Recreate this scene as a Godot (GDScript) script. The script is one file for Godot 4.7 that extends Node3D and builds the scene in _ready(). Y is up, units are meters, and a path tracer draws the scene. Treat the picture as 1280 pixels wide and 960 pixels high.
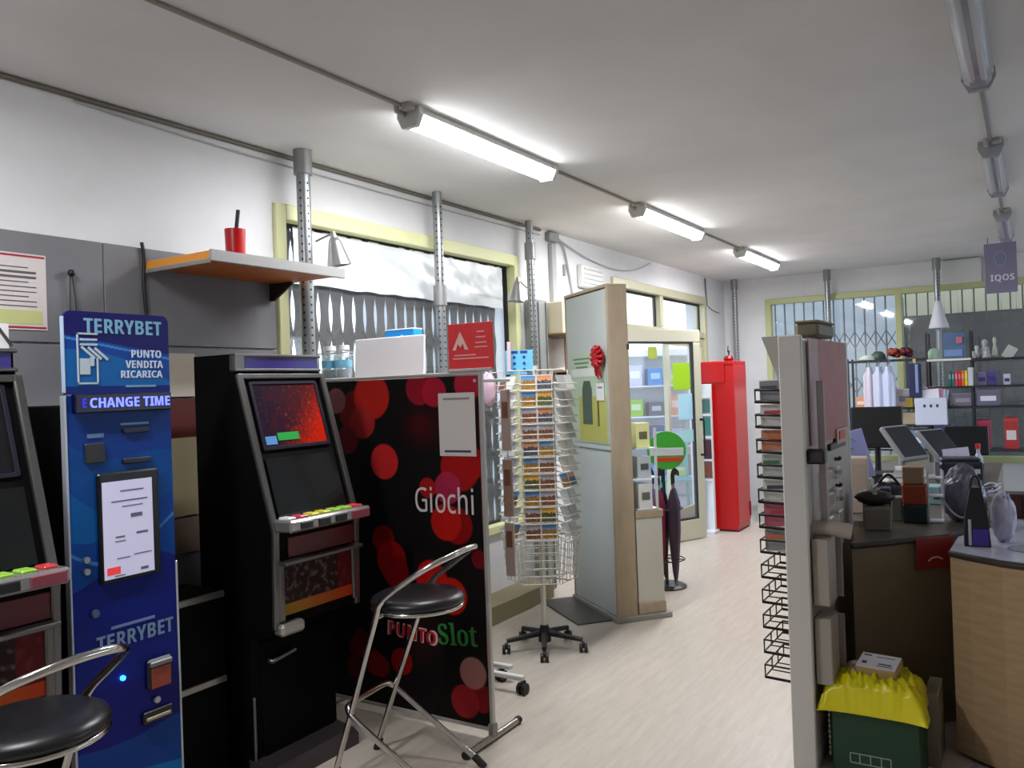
extends Node3D

# ---------------------------------------------------------------- mesh builder
class MB:
	var v := PackedVector3Array()
	var n := PackedVector3Array()
	var t := PackedVector2Array()
	func tri(a: Vector3, b: Vector3, c: Vector3, na: Vector3, nb: Vector3, nc: Vector3, ua := Vector2.ZERO, ub := Vector2.ZERO, uc := Vector2.ZERO) -> void:
		if (b - a).cross(c - a).dot(na + nb + nc) > 0.0:
			v.append_array([a, c, b]); n.append_array([na, nc, nb]); t.append_array([ua, uc, ub])
		else:
			v.append_array([a, b, c]); n.append_array([na, nb, nc]); t.append_array([ua, ub, uc])
	func quad(a: Vector3, b: Vector3, c: Vector3, d: Vector3, nn: Vector3, uvs := [Vector2(0, 1), Vector2(1, 1), Vector2(1, 0), Vector2(0, 0)]) -> void:
		tri(a, b, c, nn, nn, nn, uvs[0], uvs[1], uvs[2])
		tri(a, c, d, nn, nn, nn, uvs[0], uvs[2], uvs[3])
	# chamfered box: centre, size, chamfer
	func box(c: Vector3, s: Vector3, bev := 0.0, xf := Transform3D.IDENTITY) -> void:
		var h := s * 0.5
		var b := minf(bev, minf(h.x, minf(h.y, h.z)) * 0.8)
		var ax := [Vector3.RIGHT, Vector3.UP, Vector3.BACK]
		for i in 3:
			for sg in [-1.0, 1.0]:
				var nn: Vector3 = ax[i] * sg
				var u: Vector3 = ax[(i + 1) % 3]
				var w: Vector3 = ax[(i + 2) % 3]
				var hu: float = h[(i + 1) % 3] - b
				var hw: float = h[(i + 2) % 3] - b
				var o: Vector3 = c + nn * h[i]
				var P := [o - u * hu - w * hw, o + u * hu - w * hw, o + u * hu + w * hw, o - u * hu + w * hw]
				var nw: Vector3 = (xf.basis * nn).normalized()
				var uv := []
				for p in P:
					if i == 0: uv.append(Vector2(p.z, -p.y))
					elif i == 1: uv.append(Vector2(p.x, p.z))
					else: uv.append(Vector2(p.x, -p.y))
				quad(xf * P[0], xf * P[1], xf * P[2], xf * P[3], nw, uv)
		if b <= 0.0: return
		for i in 3:
			var u: Vector3 = ax[(i + 1) % 3]
			var w: Vector3 = ax[(i + 2) % 3]
			var e: Vector3 = ax[i] * (h[i] - b)
			for su in [-1.0, 1.0]:
				for sw in [-1.0, 1.0]:
					var p1: Vector3 = c + u * su * h[(i + 1) % 3] + w * sw * (h[(i + 2) % 3] - b)
					var p2: Vector3 = c + u * su * (h[(i + 1) % 3] - b) + w * sw * h[(i + 2) % 3]
					quad(xf * (p1 - e), xf * (p1 + e), xf * (p2 + e), xf * (p2 - e), (xf.basis * (u * su + w * sw)).normalized())
		for sx in [-1.0, 1.0]:
			for sy in [-1.0, 1.0]:
				for sz in [-1.0, 1.0]:
					var q := Vector3(sx * h.x, sy * h.y, sz * h.z) + c
					var nn := (xf.basis * Vector3(sx, sy, sz)).normalized()
					tri(xf * (q - Vector3(0, sy * b, sz * b)), xf * (q - Vector3(sx * b, 0, sz * b)), xf * (q - Vector3(sx * b, sy * b, 0)), nn, nn, nn)
	# box from two corners
	func bb(a: Vector3, b: Vector3, bev := 0.0) -> void:
		box((a + b) * 0.5, (b - a).abs(), bev)
	func tube(pts: Array, r: float, seg := 8, closed := false, r2 := -1.0) -> void:
		var m := pts.size()
		if m < 2: return
		var rings := []
		var norms := []
		var up := Vector3.ZERO
		for i in m:
			var d: Vector3
			if closed: d = pts[(i + 1) % m] - pts[(i + m - 1) % m]
			elif i == 0: d = pts[1] - pts[0]
			elif i == m - 1: d = pts[m - 1] - pts[m - 2]
			else: d = (pts[i + 1] - pts[i]).normalized() + (pts[i] - pts[i - 1]).normalized()
			d = d.normalized()
			if up == Vector3.ZERO:
				up = Vector3.UP if absf(d.y) < 0.9 else Vector3.RIGHT
			up = (up - d * up.dot(d)).normalized()
			var side := d.cross(up).normalized()
			var ring := []
			var nr := []
			var rr := r if r2 < 0.0 else lerpf(r, r2, float(i) / (m - 1))
			for k in seg:
				var a := TAU * k / seg
				var q := up * cos(a) + side * sin(a)
				nr.append(q); ring.append(pts[i] + q * rr)
			rings.append(ring); norms.append(nr)
		for i in (m if closed else m - 1):
			var j := (i + 1) % m
			for k in seg:
				var l := (k + 1) % seg
				tri(rings[i][k], rings[i][l], rings[j][l], norms[i][k], norms[i][l], norms[j][l])
				tri(rings[i][k], rings[j][l], rings[j][k], norms[i][k], norms[j][l], norms[j][k])
		if not closed:
			for e in [0, m - 1]:
				var dd: Vector3 = (pts[0] - pts[1]).normalized() if e == 0 else (pts[m - 1] - pts[m - 2]).normalized()
				for k in range(1, seg - 1):
					tri(rings[e][0], rings[e][k], rings[e][k + 1], dd, dd, dd)
	# profile of (radius, height); smooth turns on shading along the profile
	func lathe(prof: Array, seg := 20, xf := Transform3D.IDENTITY, smooth := false) -> void:
		var m := prof.size()
		var pn := []
		for i in m - 1:
			var e: Vector2 = prof[i + 1] - prof[i]
			pn.append(Vector2(e.y, -e.x).normalized())
		for i in m - 1:
			var n0: Vector2 = pn[i]
			var n1: Vector2 = pn[i]
			if smooth:
				if i > 0: n0 = (pn[i] + pn[i - 1]).normalized()
				if i < m - 2: n1 = (pn[i] + pn[i + 1]).normalized()
			for k in seg:
				var a := TAU * k / seg
				var b := TAU * (k + 1) / seg
				var ca := Vector3(cos(a), 0, sin(a))
				var cb := Vector3(cos(b), 0, sin(b))
				var p0: Vector2 = prof[i]
				var p1: Vector2 = prof[i + 1]
				var A := xf * (ca * p0.x + Vector3.UP * p0.y)
				var B := xf * (cb * p0.x + Vector3.UP * p0.y)
				var C := xf * (cb * p1.x + Vector3.UP * p1.y)
				var D := xf * (ca * p1.x + Vector3.UP * p1.y)
				var NA := (xf.basis * (ca * n0.x + Vector3.UP * n0.y)).normalized()
				var NB := (xf.basis * (cb * n0.x + Vector3.UP * n0.y)).normalized()
				var NC := (xf.basis * (cb * n1.x + Vector3.UP * n1.y)).normalized()
				var ND := (xf.basis * (ca * n1.x + Vector3.UP * n1.y)).normalized()
				var U := [Vector2(float(k) / seg, p0.y), Vector2(float(k + 1) / seg, p0.y), Vector2(float(k + 1) / seg, p1.y), Vector2(float(k) / seg, p1.y)]
				if p0.x > 1e-5: tri(A, B, C, NA, NB, NC, U[0], U[1], U[2])
				if p1.x > 1e-5: tri(A, C, D, NA, NC, ND, U[0], U[2], U[3])
	# polygon in XY pulled along +Z from 0 to depth; uv 0..1 over its bounds
	func prism(poly: PackedVector2Array, depth: float, xf := Transform3D.IDENTITY) -> void:
		var lo := poly[0]
		var hi := poly[0]
		for p in poly:
			lo = lo.min(p); hi = hi.max(p)
		var sz := (hi - lo).max(Vector2(1e-4, 1e-4))
		var cw := Geometry2D.is_polygon_clockwise(poly)
		var id := Geometry2D.triangulate_polygon(poly)
		for e in [0, 1]:
			var nn := (xf.basis * (Vector3.BACK if e else Vector3.FORWARD)).normalized()
			for k in range(0, id.size(), 3):
				var P := []
				var U := []
				for j in 3:
					var q := poly[id[k + j]]
					P.append(xf * Vector3(q.x, q.y, depth * e))
					U.append(Vector2((q.x - lo.x) / sz.x, 1.0 - (q.y - lo.y) / sz.y))
				tri(P[0], P[1], P[2], nn, nn, nn, U[0], U[1], U[2])
		for k in poly.size():
			var a := poly[k]
			var b := poly[(k + 1) % poly.size()]
			var d := b - a
			if d.length() < 1e-6: continue
			var nn2 := Vector2(d.y, -d.x).normalized() * (-1.0 if cw else 1.0)
			var L := d.length()
			quad(xf * Vector3(a.x, a.y, 0), xf * Vector3(b.x, b.y, 0), xf * Vector3(b.x, b.y, depth), xf * Vector3(a.x, a.y, depth), (xf.basis * Vector3(nn2.x, nn2.y, 0)).normalized(), [Vector2(0, 0), Vector2(L, 0), Vector2(L, depth), Vector2(0, depth)])
	# closed lumpy ellipsoid
	func blob(c: Vector3, s: Vector3, amp := 0.0, freq := 3.0, sd := 1, seg := 14, xf := Transform3D.IDENTITY) -> void:
		var nz := FastNoiseLite.new()
		nz.seed = sd; nz.frequency = 1.0
		var G := []
		for i in seg + 1:
			var row := []
			var th := PI * i / seg
			for k in seg * 2:
				var ph := PI * k / seg
				var d := Vector3(sin(th) * cos(ph), cos(th), sin(th) * sin(ph))
				var f := 1.0 + amp * nz.get_noise_3dv(d * freq)
				row.append(xf * (c + d * s * 0.5 * f))
			G.append(row)
		grid(G, true, xf * c)
	# grid of points with smooth normals; wrap joins the last column to the first; away = normals point away from it
	func grid(G: Array, wrap := false, away = null) -> void:
		var R := G.size()
		var K: int = G[0].size()
		var N := []
		for i in R:
			var row := []
			for k in K:
				var a: Vector3 = G[mini(i + 1, R - 1)][k] - G[maxi(i - 1, 0)][k]
				var k1 := (k + 1) % K if wrap else mini(k + 1, K - 1)
				var k0 := (k + K - 1) % K if wrap else maxi(k - 1, 0)
				var b: Vector3 = G[i][k1] - G[i][k0]
				var q := a.cross(b)
				if q.length() < 1e-10: q = (G[i][k] - away) if away != null else Vector3.UP
				q = q.normalized()
				if away != null and q.dot(G[i][k] - away) < 0.0: q = -q
				row.append(q)
			N.append(row)
		for i in R - 1:
			for k in (K if wrap else K - 1):
				var l := (k + 1) % K
				var ua := Vector2(float(k) / (K - 1), float(i) / (R - 1))
				var ud := Vector2(float(k + 1) / (K - 1), float(i + 1) / (R - 1))
				tri(G[i][k], G[i][l], G[i + 1][l], N[i][k], N[i][l], N[i + 1][l], ua, Vector2(ud.x, ua.y), ud)
				tri(G[i][k], G[i + 1][l], G[i + 1][k], N[i][k], N[i + 1][l], N[i + 1][k], ua, ud, Vector2(ua.x, ud.y))
	func mesh() -> ArrayMesh:
		var a := []
		a.resize(Mesh.ARRAY_MAX)
		a[Mesh.ARRAY_VERTEX] = v
		a[Mesh.ARRAY_NORMAL] = n
		a[Mesh.ARRAY_TEX_UV] = t
		var am := ArrayMesh.new()
		am.add_surface_from_arrays(Mesh.PRIMITIVE_TRIANGLES, a)
		return am

# ---------------------------------------------------------------- naming helpers
var used := {}
var mats := {}

func numbered(called: String, parent: Node) -> String:
	var k := "%d/%s" % [parent.get_instance_id(), called]
	if not used.has(k):
		used[k] = 0
		return called
	used[k] += 1
	return "%s_%03d" % [called, used[k]]

func obj(called: String, mb: MB, m: Material, parent: Node = self) -> MeshInstance3D:
	var o := MeshInstance3D.new()
	o.name = numbered(called, parent)
	o.mesh = mb.mesh()
	o.material_override = m
	o.cast_shadow = GeometryInstance3D.SHADOW_CASTING_SETTING_ON
	parent.add_child(o, true)
	return o

func tag(o: Node3D, label: String, category: String, group := "", kind := "") -> Node3D:
	if label: o.set_meta("label", label)
	if category: o.set_meta("category", category)
	if group: o.set_meta("group", group)
	if kind: o.set_meta("kind", kind)
	return o

func thing(called: String, label: String, category: String, at := Vector3.ZERO, turn := 0.0, group := "") -> Node3D:
	var o := Node3D.new()
	o.name = numbered(called, self)
	add_child(o, true)
	o.position = at
	o.rotation.y = turn
	tag(o, label, category, group)
	return o

func struct(called: String, mb: MB, m: Material, label: String, category: String) -> MeshInstance3D:
	var o := obj(called, mb, m)
	tag(o, label, category, "", "structure")
	return o

func dup(src: Node3D, label: String, at: Vector3, turn: float) -> Node3D:
	var c: Node3D = src.duplicate()
	var base := String(src.name)
	c.name = numbered(base, self)
	add_child(c, true)
	c.position = at
	c.rotation.y = turn
	c.set_meta("label", label)
	return c

func one(called: String, label: String, category: String, mb: MB, m: Material, group := "") -> MeshInstance3D:
	var o := obj(called, mb, m)
	tag(o, label, category, group)
	return o

# quick box thing: centre bottom at, size, turn
func boxm(c: Vector3, s: Vector3, bev := 0.003, xf := Transform3D.IDENTITY) -> MB:
	var b := MB.new()
	b.box(c, s, bev, xf)
	return b

func tubem(pts: Array, r: float, seg := 8, closed := false) -> MB:
	var b := MB.new()
	b.tube(pts, r, seg, closed)
	return b

func xr(at: Vector3, deg := Vector3.ZERO) -> Transform3D:
	return Transform3D(Basis.from_euler(Vector3(deg_to_rad(deg.x), deg_to_rad(deg.y), deg_to_rad(deg.z))), at)

func smooth(pts: Array, sub := 6) -> Array:
	var o := []
	for i in pts.size() - 1:
		var a: Vector3 = pts[maxi(i - 1, 0)]
		var b: Vector3 = pts[i]
		var c: Vector3 = pts[i + 1]
		var d: Vector3 = pts[mini(i + 2, pts.size() - 1)]
		for k in sub:
			o.append(b.cubic_interpolate(c, a, d, float(k) / sub))
	o.append(pts[-1])
	return o

# ---------------------------------------------------------------- materials
func col(r: int, g: int, b: int) -> Color:
	return Color8(r, g, b)

func mt(c: Color, rough := 0.6, metal := 0.0) -> StandardMaterial3D:
	var k := "%s/%.2f/%.2f" % [c.to_html(), rough, metal]
	if not mats.has(k):
		var m := StandardMaterial3D.new()
		m.albedo_color = c
		m.roughness = rough
		m.metallic = metal
		mats[k] = m
	return mats[k]

func glow(c: Color, e: float) -> StandardMaterial3D:
	var k := "glow%s/%.2f" % [c.to_html(), e]
	if not mats.has(k):
		var m := StandardMaterial3D.new()
		m.albedo_color = c
		m.roughness = 0.4
		m.emission_enabled = true
		m.emission = c
		m.emission_energy_multiplier = e
		mats[k] = m
	return mats[k]

func clear(a := 0.06, c := Color.WHITE, rough := 0.03) -> StandardMaterial3D:
	var k := "clear%.3f%s%.2f" % [a, c.to_html(), rough]
	if not mats.has(k):
		var m := StandardMaterial3D.new()
		m.albedo_color = Color(c, a)
		m.roughness = rough
		m.transparency = BaseMaterial3D.TRANSPARENCY_ALPHA
		mats[k] = m
	return mats[k]

func pic(im: Image, rough := 0.5, emit := 0.0) -> StandardMaterial3D:
	var m := StandardMaterial3D.new()
	m.albedo_texture = ImageTexture.create_from_image(im)
	m.roughness = rough
	m.texture_repeat = false
	m.metallic_specular = 0.3
	if emit > 0.0:
		m.emission_enabled = true
		m.emission_texture = m.albedo_texture
		m.emission_energy_multiplier = emit
	return m

func noise_tex(sd: int, freq: float, a: Color, b: Color, size := 256, oct := 4) -> NoiseTexture2D:
	var nz := FastNoiseLite.new()
	nz.seed = sd
	nz.frequency = freq
	nz.fractal_octaves = oct
	var g := Gradient.new()
	g.set_color(0, a)
	g.set_color(1, b)
	var t := NoiseTexture2D.new()
	t.width = size
	t.height = size
	t.seamless = true
	t.noise = nz
	t.color_ramp = g
	return t

func noisy(sd: int, freq: float, a: Color, b: Color, rough: float, scale := Vector3.ONE, size := 256) -> StandardMaterial3D:
	var m := StandardMaterial3D.new()
	m.albedo_texture = noise_tex(sd, freq, a, b, size)
	m.roughness = rough
	m.uv1_triplanar = true
	m.uv1_world_triplanar = true
	m.uv1_scale = scale
	return m

# soft-edged disc drawn into an image
func disc(im: Image, cx: float, cy: float, rx: float, ry: float, c: Color, soft := 0.12, k := 1.0) -> void:
	for y in range(maxi(0, int(cy - ry)), mini(im.get_height(), int(cy + ry) + 1)):
		for x in range(maxi(0, int(cx - rx)), mini(im.get_width(), int(cx + rx) + 1)):
			var d := Vector2((x - cx) / rx, (y - cy) / ry).length()
			var a := k * (1.0 - smoothstep(1.0 - soft, 1.0, d))
			if a > 0.0: im.set_pixel(x, y, im.get_pixel(x, y).lerp(c, a))

var fonts := {}
# lettering in relief: fits the words to a width and height, centred at xf
func words(parent: Node3D, txt: String, w: float, h: float, xf: Transform3D, m: Material, bold := true, serif := false, called := "lettering", thick := 0.002) -> MeshInstance3D:
	var k := "%s%s" % [bold, serif]
	if not fonts.has(k):
		var f := SystemFont.new()
		f.font_names = PackedStringArray(["Droid Serif" if serif else "Droid Sans"])
		f.font_weight = 700 if bold else 400
		fonts[k] = f
	var tm := TextMesh.new()
	tm.font = fonts[k]
	tm.font_size = 48
	tm.pixel_size = 0.01
	tm.depth = 0.05
	tm.curve_step = 2.0
	tm.text = txt
	var bx := tm.get_aabb()
	var sc := Vector3(w / maxf(bx.size.x, 0.001), h / maxf(bx.size.y, 0.001), thick / 0.05)
	# written into a mesh of its own so that nothing is scaled
	var arr := tm.get_mesh_arrays()
	var vs: PackedVector3Array = arr[Mesh.ARRAY_VERTEX]
	var ns: PackedVector3Array = arr[Mesh.ARRAY_NORMAL]
	var cc := bx.get_center()
	for i in vs.size():
		vs[i] = (vs[i] - cc) * sc
		ns[i] = (ns[i] / sc).normalized()
	var a := []
	a.resize(Mesh.ARRAY_MAX)
	a[Mesh.ARRAY_VERTEX] = vs
	a[Mesh.ARRAY_NORMAL] = ns
	if arr[Mesh.ARRAY_INDEX] != null: a[Mesh.ARRAY_INDEX] = arr[Mesh.ARRAY_INDEX]
	var am := ArrayMesh.new()
	am.add_surface_from_arrays(Mesh.PRIMITIVE_TRIANGLES, a)
	var o := MeshInstance3D.new()
	o.name = numbered(called, parent)
	o.mesh = am
	o.material_override = m
	parent.add_child(o, true)
	o.transform = xf
	return o

# ---------------------------------------------------------------- the scene
const WX := -3.36      # inner face of the left wall
const BZ := -10.7      # inner face of the back wall
const CY := 2.9        # ceiling
var rng := RandomNumberGenerator.new()
var chrome: StandardMaterial3D
var black: StandardMaterial3D
var white: StandardMaterial3D
var oak: StandardMaterial3D
var paper_white: StandardMaterial3D

func _ready() -> void:
	rng.seed = 7
	var cam := Camera3D.new()
	cam.name = "camera"
	add_child(cam)
	cam.position = Vector3(0, 1.6, 0)
	cam.rotation = Vector3(0.00625, 0.5568, -0.03556)
	cam.fov = rad_to_deg(2.0 * atan(480.0 / 1040.0))
	cam.near = 0.05
	cam.current = true
	var we := WorldEnvironment.new()
	we.name = "world_environment"
	var env := Environment.new()
	env.background_mode = Environment.BG_SKY
	var sky := Sky.new()
	var ps := ProceduralSkyMaterial.new()
	ps.sky_top_color = col(150, 168, 196)
	ps.sky_horizon_color = col(205, 220, 228)
	ps.ground_bottom_color = col(90, 92, 95)
	ps.ground_horizon_color = col(190, 200, 205)
	ps.sky_energy_multiplier = 1.5
	ps.ground_energy_multiplier = 0.6
	sky.sky_material = ps
	env.sky = sky
	env.tonemap_mode = Environment.TONE_MAPPER_LINEAR
	env.tonemap_exposure = 1.9
	env.sdfgi_enabled = true
	env.ssao_enabled = true
	env.ssil_enabled = true
	we.environment = env
	add_child(we)

	chrome = mt(col(205, 203, 198), 0.16, 1.0)
	black = mt(col(14, 14, 15), 0.4)
	white = mt(col(226, 226, 222), 0.5)
	paper_white = mt(col(232, 232, 230), 0.7)
	oak = noisy(11, 0.02, col(176, 146, 108), col(196, 168, 130), 0.5, Vector3(1.2, 6.0, 1.2))
	shell()
	ceiling_fixtures()
	posts()
	window_left()
	window_back()
	door_left()
	wall_fittings()
	gaming_corner()
	banner_and_rack()
	postcard_stand()
	partition_unit()
	far_left_corner()
	gondola()
	counters()
	desk_clutter()
	back_shelves()
	more_goods()
	outside()

func shell() -> void:
	var f := MB.new()
	f.bb(Vector3(-3.6, -0.12, -10.95), Vector3(2.9, 0.0, 2.7))
	var fm := StandardMaterial3D.new()
	# pale wood-look boards, long grain, faint joints
	var im := Image.create(512, 512, false, Image.FORMAT_RGB8)
	var nz := FastNoiseLite.new()
	nz.seed = 3; nz.frequency = 0.012
	for y in 512:
		for x in 512:
			var row := x / 128
			var g := nz.get_noise_2d(x * 2.4 + row * 311, y * 0.45 + row * 177) * 0.05 + nz.get_noise_2d(x * 9.0, y * 1.6) * 0.025
			var b := 0.98 + g
			if x % 128 < 1: b *= 0.96
			if (y + row * 190) % 512 < 1: b *= 0.975
			im.set_pixel(x, y, Color(0.775 * b, 0.735 * b, 0.685 * b))
	fm.albedo_texture = ImageTexture.create_from_image(im)
	fm.uv1_scale = Vector3(1.3, 0.8, 1)
	fm.roughness = 0.36
	fm.metallic_specular = 0.4
	struct("floor", f, fm, "pale beige wood-look floor with a soft sheen", "floor")
	var wallm := noisy(21, 0.01, col(226, 226, 227), col(238, 238, 239), 0.85, Vector3.ONE * 0.6)
	var c := MB.new()
	c.bb(Vector3(-3.6, CY, -10.95), Vector3(2.9, CY + 0.15, 2.7))
	struct("ceiling", c, noisy(22, 0.008, col(222, 221, 219), col(232, 231, 229), 0.9, Vector3.ONE * 0.5), "smooth white plaster ceiling", "ceiling")
	var a := WX - 0.24
	var wl := MB.new()
	wl.bb(Vector3(a, 0, -3.07), Vector3(WX, CY, 2.7))
	wl.bb(Vector3(a, 0, -5.52), Vector3(WX, 0.55, -3.07))
	wl.bb(Vector3(a, 2.63, -5.52), Vector3(WX, CY, -3.07))
	wl.bb(Vector3(a, 0, -7.24), Vector3(WX, CY, -5.52))
	wl.bb(Vector3(a, 2.64, -9.92), Vector3(WX, CY, -7.24))
	wl.bb(Vector3(a, 0, -10.95), Vector3(WX, CY, -9.92))
	struct("wall_left", wl, wallm, "white plastered wall behind the gaming machines", "wall")
	var wb := MB.new()
	var zb := BZ - 0.24
	wb.bb(Vector3(WX, 0, zb), Vector3(-2.82, CY, BZ))
	wb.bb(Vector3(-2.82, 0, zb), Vector3(1.9, 0.6, BZ))
	wb.bb(Vector3(-2.82, 2.62, zb), Vector3(1.9, CY, BZ))
	wb.bb(Vector3(1.9, 0, zb), Vector3(2.9, CY, BZ))
	struct("wall_back", wb, wallm, "white plastered wall at the far end around the barred window", "wall")
	var wr := MB.new()
	wr.bb(Vector3(2.8, 0, -4.6), Vector3(3.0, CY, 2.7))
	wr.bb(Vector3(2.8, 0, -9.8), Vector3(3.0, 0.7, -4.6))
	wr.bb(Vector3(2.8, 2.6, -9.8), Vector3(3.0, CY, -4.6))
	wr.bb(Vector3(2.8, 0, -10.95), Vector3(3.0, CY, -9.8))
	struct("wall_right", wr, wallm, "white plastered wall on the service side", "wall")
	var wf := MB.new()
	wf.bb(Vector3(-3.6, 0, 2.6), Vector3(3.0, CY, 2.8))
	struct("wall_front", wf, wallm, "white plastered wall behind the viewer", "wall")
	var w3 := thing("window", "wide shop window of the service side", "window", Vector3(2.9, 0.7, -7.2))
	w3.name = "window_3"
	w3.set_meta("kind", "structure")
	var fr := MB.new()
	for z in [-2.57, 0.0, 2.57]: fr.box(Vector3(0, 0.95, z), Vector3(0.06, 1.9, 0.06), 0.004)
	for y in [0.03, 1.87]: fr.box(Vector3(0, y, 0), Vector3(0.06, 0.06, 5.2), 0.004)
	obj("window_frame", fr, mt(col(186, 188, 140), 0.5), w3)
	obj("pane", boxm(Vector3(0, 0.95, 0), Vector3(0.008, 1.84, 5.1), 0.0), clear(0.05), w3)
	# grey boarding along the left wall
	var gp := thing("wall_panelling", "flat grey panelling fixed along the white wall behind the machines", "wall panel", Vector3(WX, 0, 0))
	var gm := noisy(31, 0.012, col(122, 121, 125), col(132, 131, 135), 0.6, Vector3.ONE * 0.7)
	for i in 4:
		var z1 := 0.9 - i * 1.0
		var z0 := maxf(z1 - 0.997, -3.05)
		if z1 < -3.05: continue
		obj("panel", boxm(Vector3(0.012, 2.07, (z0 + z1) / 2), Vector3(0.024, 0.434, z1 - z0), 0.003), gm, gp)
		obj("panel", boxm(Vector3(0.012, 0.925, (z0 + z1) / 2), Vector3(0.024, 1.842, z1 - z0), 0.003), gm, gp)
	var bs := MB.new()
	bs.box(Vector3(WX + 0.11, 0.065, -4.35), Vector3(0.22, 0.13, 2.4), 0.006)
	struct("baseboard_left", bs, mt(col(142, 132, 102), 0.6), "olive tan plinth at the foot of the left window", "baseboard")
	var tc := MB.new()
	tc.tube([Vector3(WX + 0.012, CY - 0.012, 2.5), Vector3(WX + 0.012, CY - 0.012, -5.9)], 0.011, 6)  # dark tube drawn in for the thin shadow line under the ceiling
	struct("trim_1", tc, mt(col(120, 112, 100), 0.7), "dark thin strip drawn as the shadow line where the left wall meets the ceiling", "trim")
	var cb := MB.new()
	cb.tube(smooth([Vector3(WX + 0.01, CY - 0.03, -2.0), Vector3(WX + 0.01, CY - 0.055, -2.8), Vector3(WX + 0.01, CY - 0.06, -4.2), Vector3(WX + 0.01, CY - 0.05, -5.9)]), 0.005, 6)
	one("wall_cable", "thin white cable along the wall just below the ceiling edge", "cable", cb, mt(col(186, 184, 178), 0.6))

func fixture(label: String, at: Vector3, lit: bool) -> Node3D:
	var t := thing("strip_light", label, "ceiling light", at, 0.0, "lit batten lights in the left row" if lit else "unlit batten lights in the right row")
	var hz := 0.635
	var b := MB.new()
	b.prism(PackedVector2Array([Vector2(-0.05, 0), Vector2(0.05, 0), Vector2(0.06, -0.035), Vector2(-0.06, -0.035)]), hz * 2.0, xr(Vector3(0, 0, -hz)))
	obj("housing", b, mt(col(205, 204, 200), 0.5), t)
	for s in [-1, 1]:
		var e := MB.new()
		e.prism(PackedVector2Array([Vector2(-0.062, 0.0), Vector2(0.062, 0.0), Vector2(0.066, -0.04), Vector2(0.04, -0.092), Vector2(-0.04, -0.092), Vector2(-0.066, -0.04)]), 0.03, xr(Vector3(0, 0, s * hz - 0.015)))
		obj("end_cap", e, mt(col(212, 212, 206), 0.4) if lit else mt(col(170, 172, 178), 0.3), t)
	var cl := MB.new()
	cl.box(Vector3(0.03, -0.005, hz + 0.05), Vector3(0.05, 0.05, 0.05), 0.008)
	cl.tube([Vector3(-0.02, -0.03, hz + 0.015), Vector3(-0.02, -0.03, hz + 0.07), Vector3(-0.02, -0.0, hz + 0.075)], 0.012, 8)
	obj("cable_gland", cl, mt(col(168, 165, 158), 0.5), t)
	var d := MB.new()
	d.prism(PackedVector2Array([Vector2(-0.058, -0.037), Vector2(0.058, -0.037), Vector2(0.052, -0.062), Vector2(0.03, -0.085), Vector2(-0.03, -0.085), Vector2(-0.052, -0.062)]), hz * 2.0 - 0.06, xr(Vector3(0, 0, -hz + 0.03)))
	if lit:
		obj("diffuser", d, glow(Color(0.99, 0.99, 1.0), 10.0), t)
		var L := AreaLight3D.new()
		L.name = "lamp_light"
		t.add_child(L)
		L.area_size = Vector2(0.09, 1.18)
		L.light_color = Color(0.98, 0.985, 1.0)
		L.light_energy = LAMP
		L.rotation = Vector3(-PI / 2, 0, 0)
		L.position = Vector3(0, -0.096, 0)
		L.shadow_enabled = true
		L.area_range = 14.0
		L.area_attenuation = 2.0
	else:
		obj("tube_lamp", tubem([Vector3(0.022, -0.055, -hz + 0.05), Vector3(0.022, -0.055, hz - 0.05)], 0.013, 10), white, t)
		obj("tube_lamp", tubem([Vector3(-0.022, -0.055, -hz + 0.05), Vector3(-0.022, -0.055, hz - 0.05)], 0.013, 10), white, t)
		var rf := MB.new()
		rf.prism(PackedVector2Array([Vector2(-0.045, -0.037), Vector2(0.045, -0.037), Vector2(0.03, -0.043), Vector2(-0.03, -0.043)]), hz * 2.0 - 0.1, xr(Vector3(0, 0, -hz + 0.05)))
		obj("reflector", rf, mt(col(190, 192, 198), 0.22, 1.0), t)
		obj("diffuser", d, clear(0.22, col(215, 220, 235), 0.12), t)
	return t

const LAMP := 2.0

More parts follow.
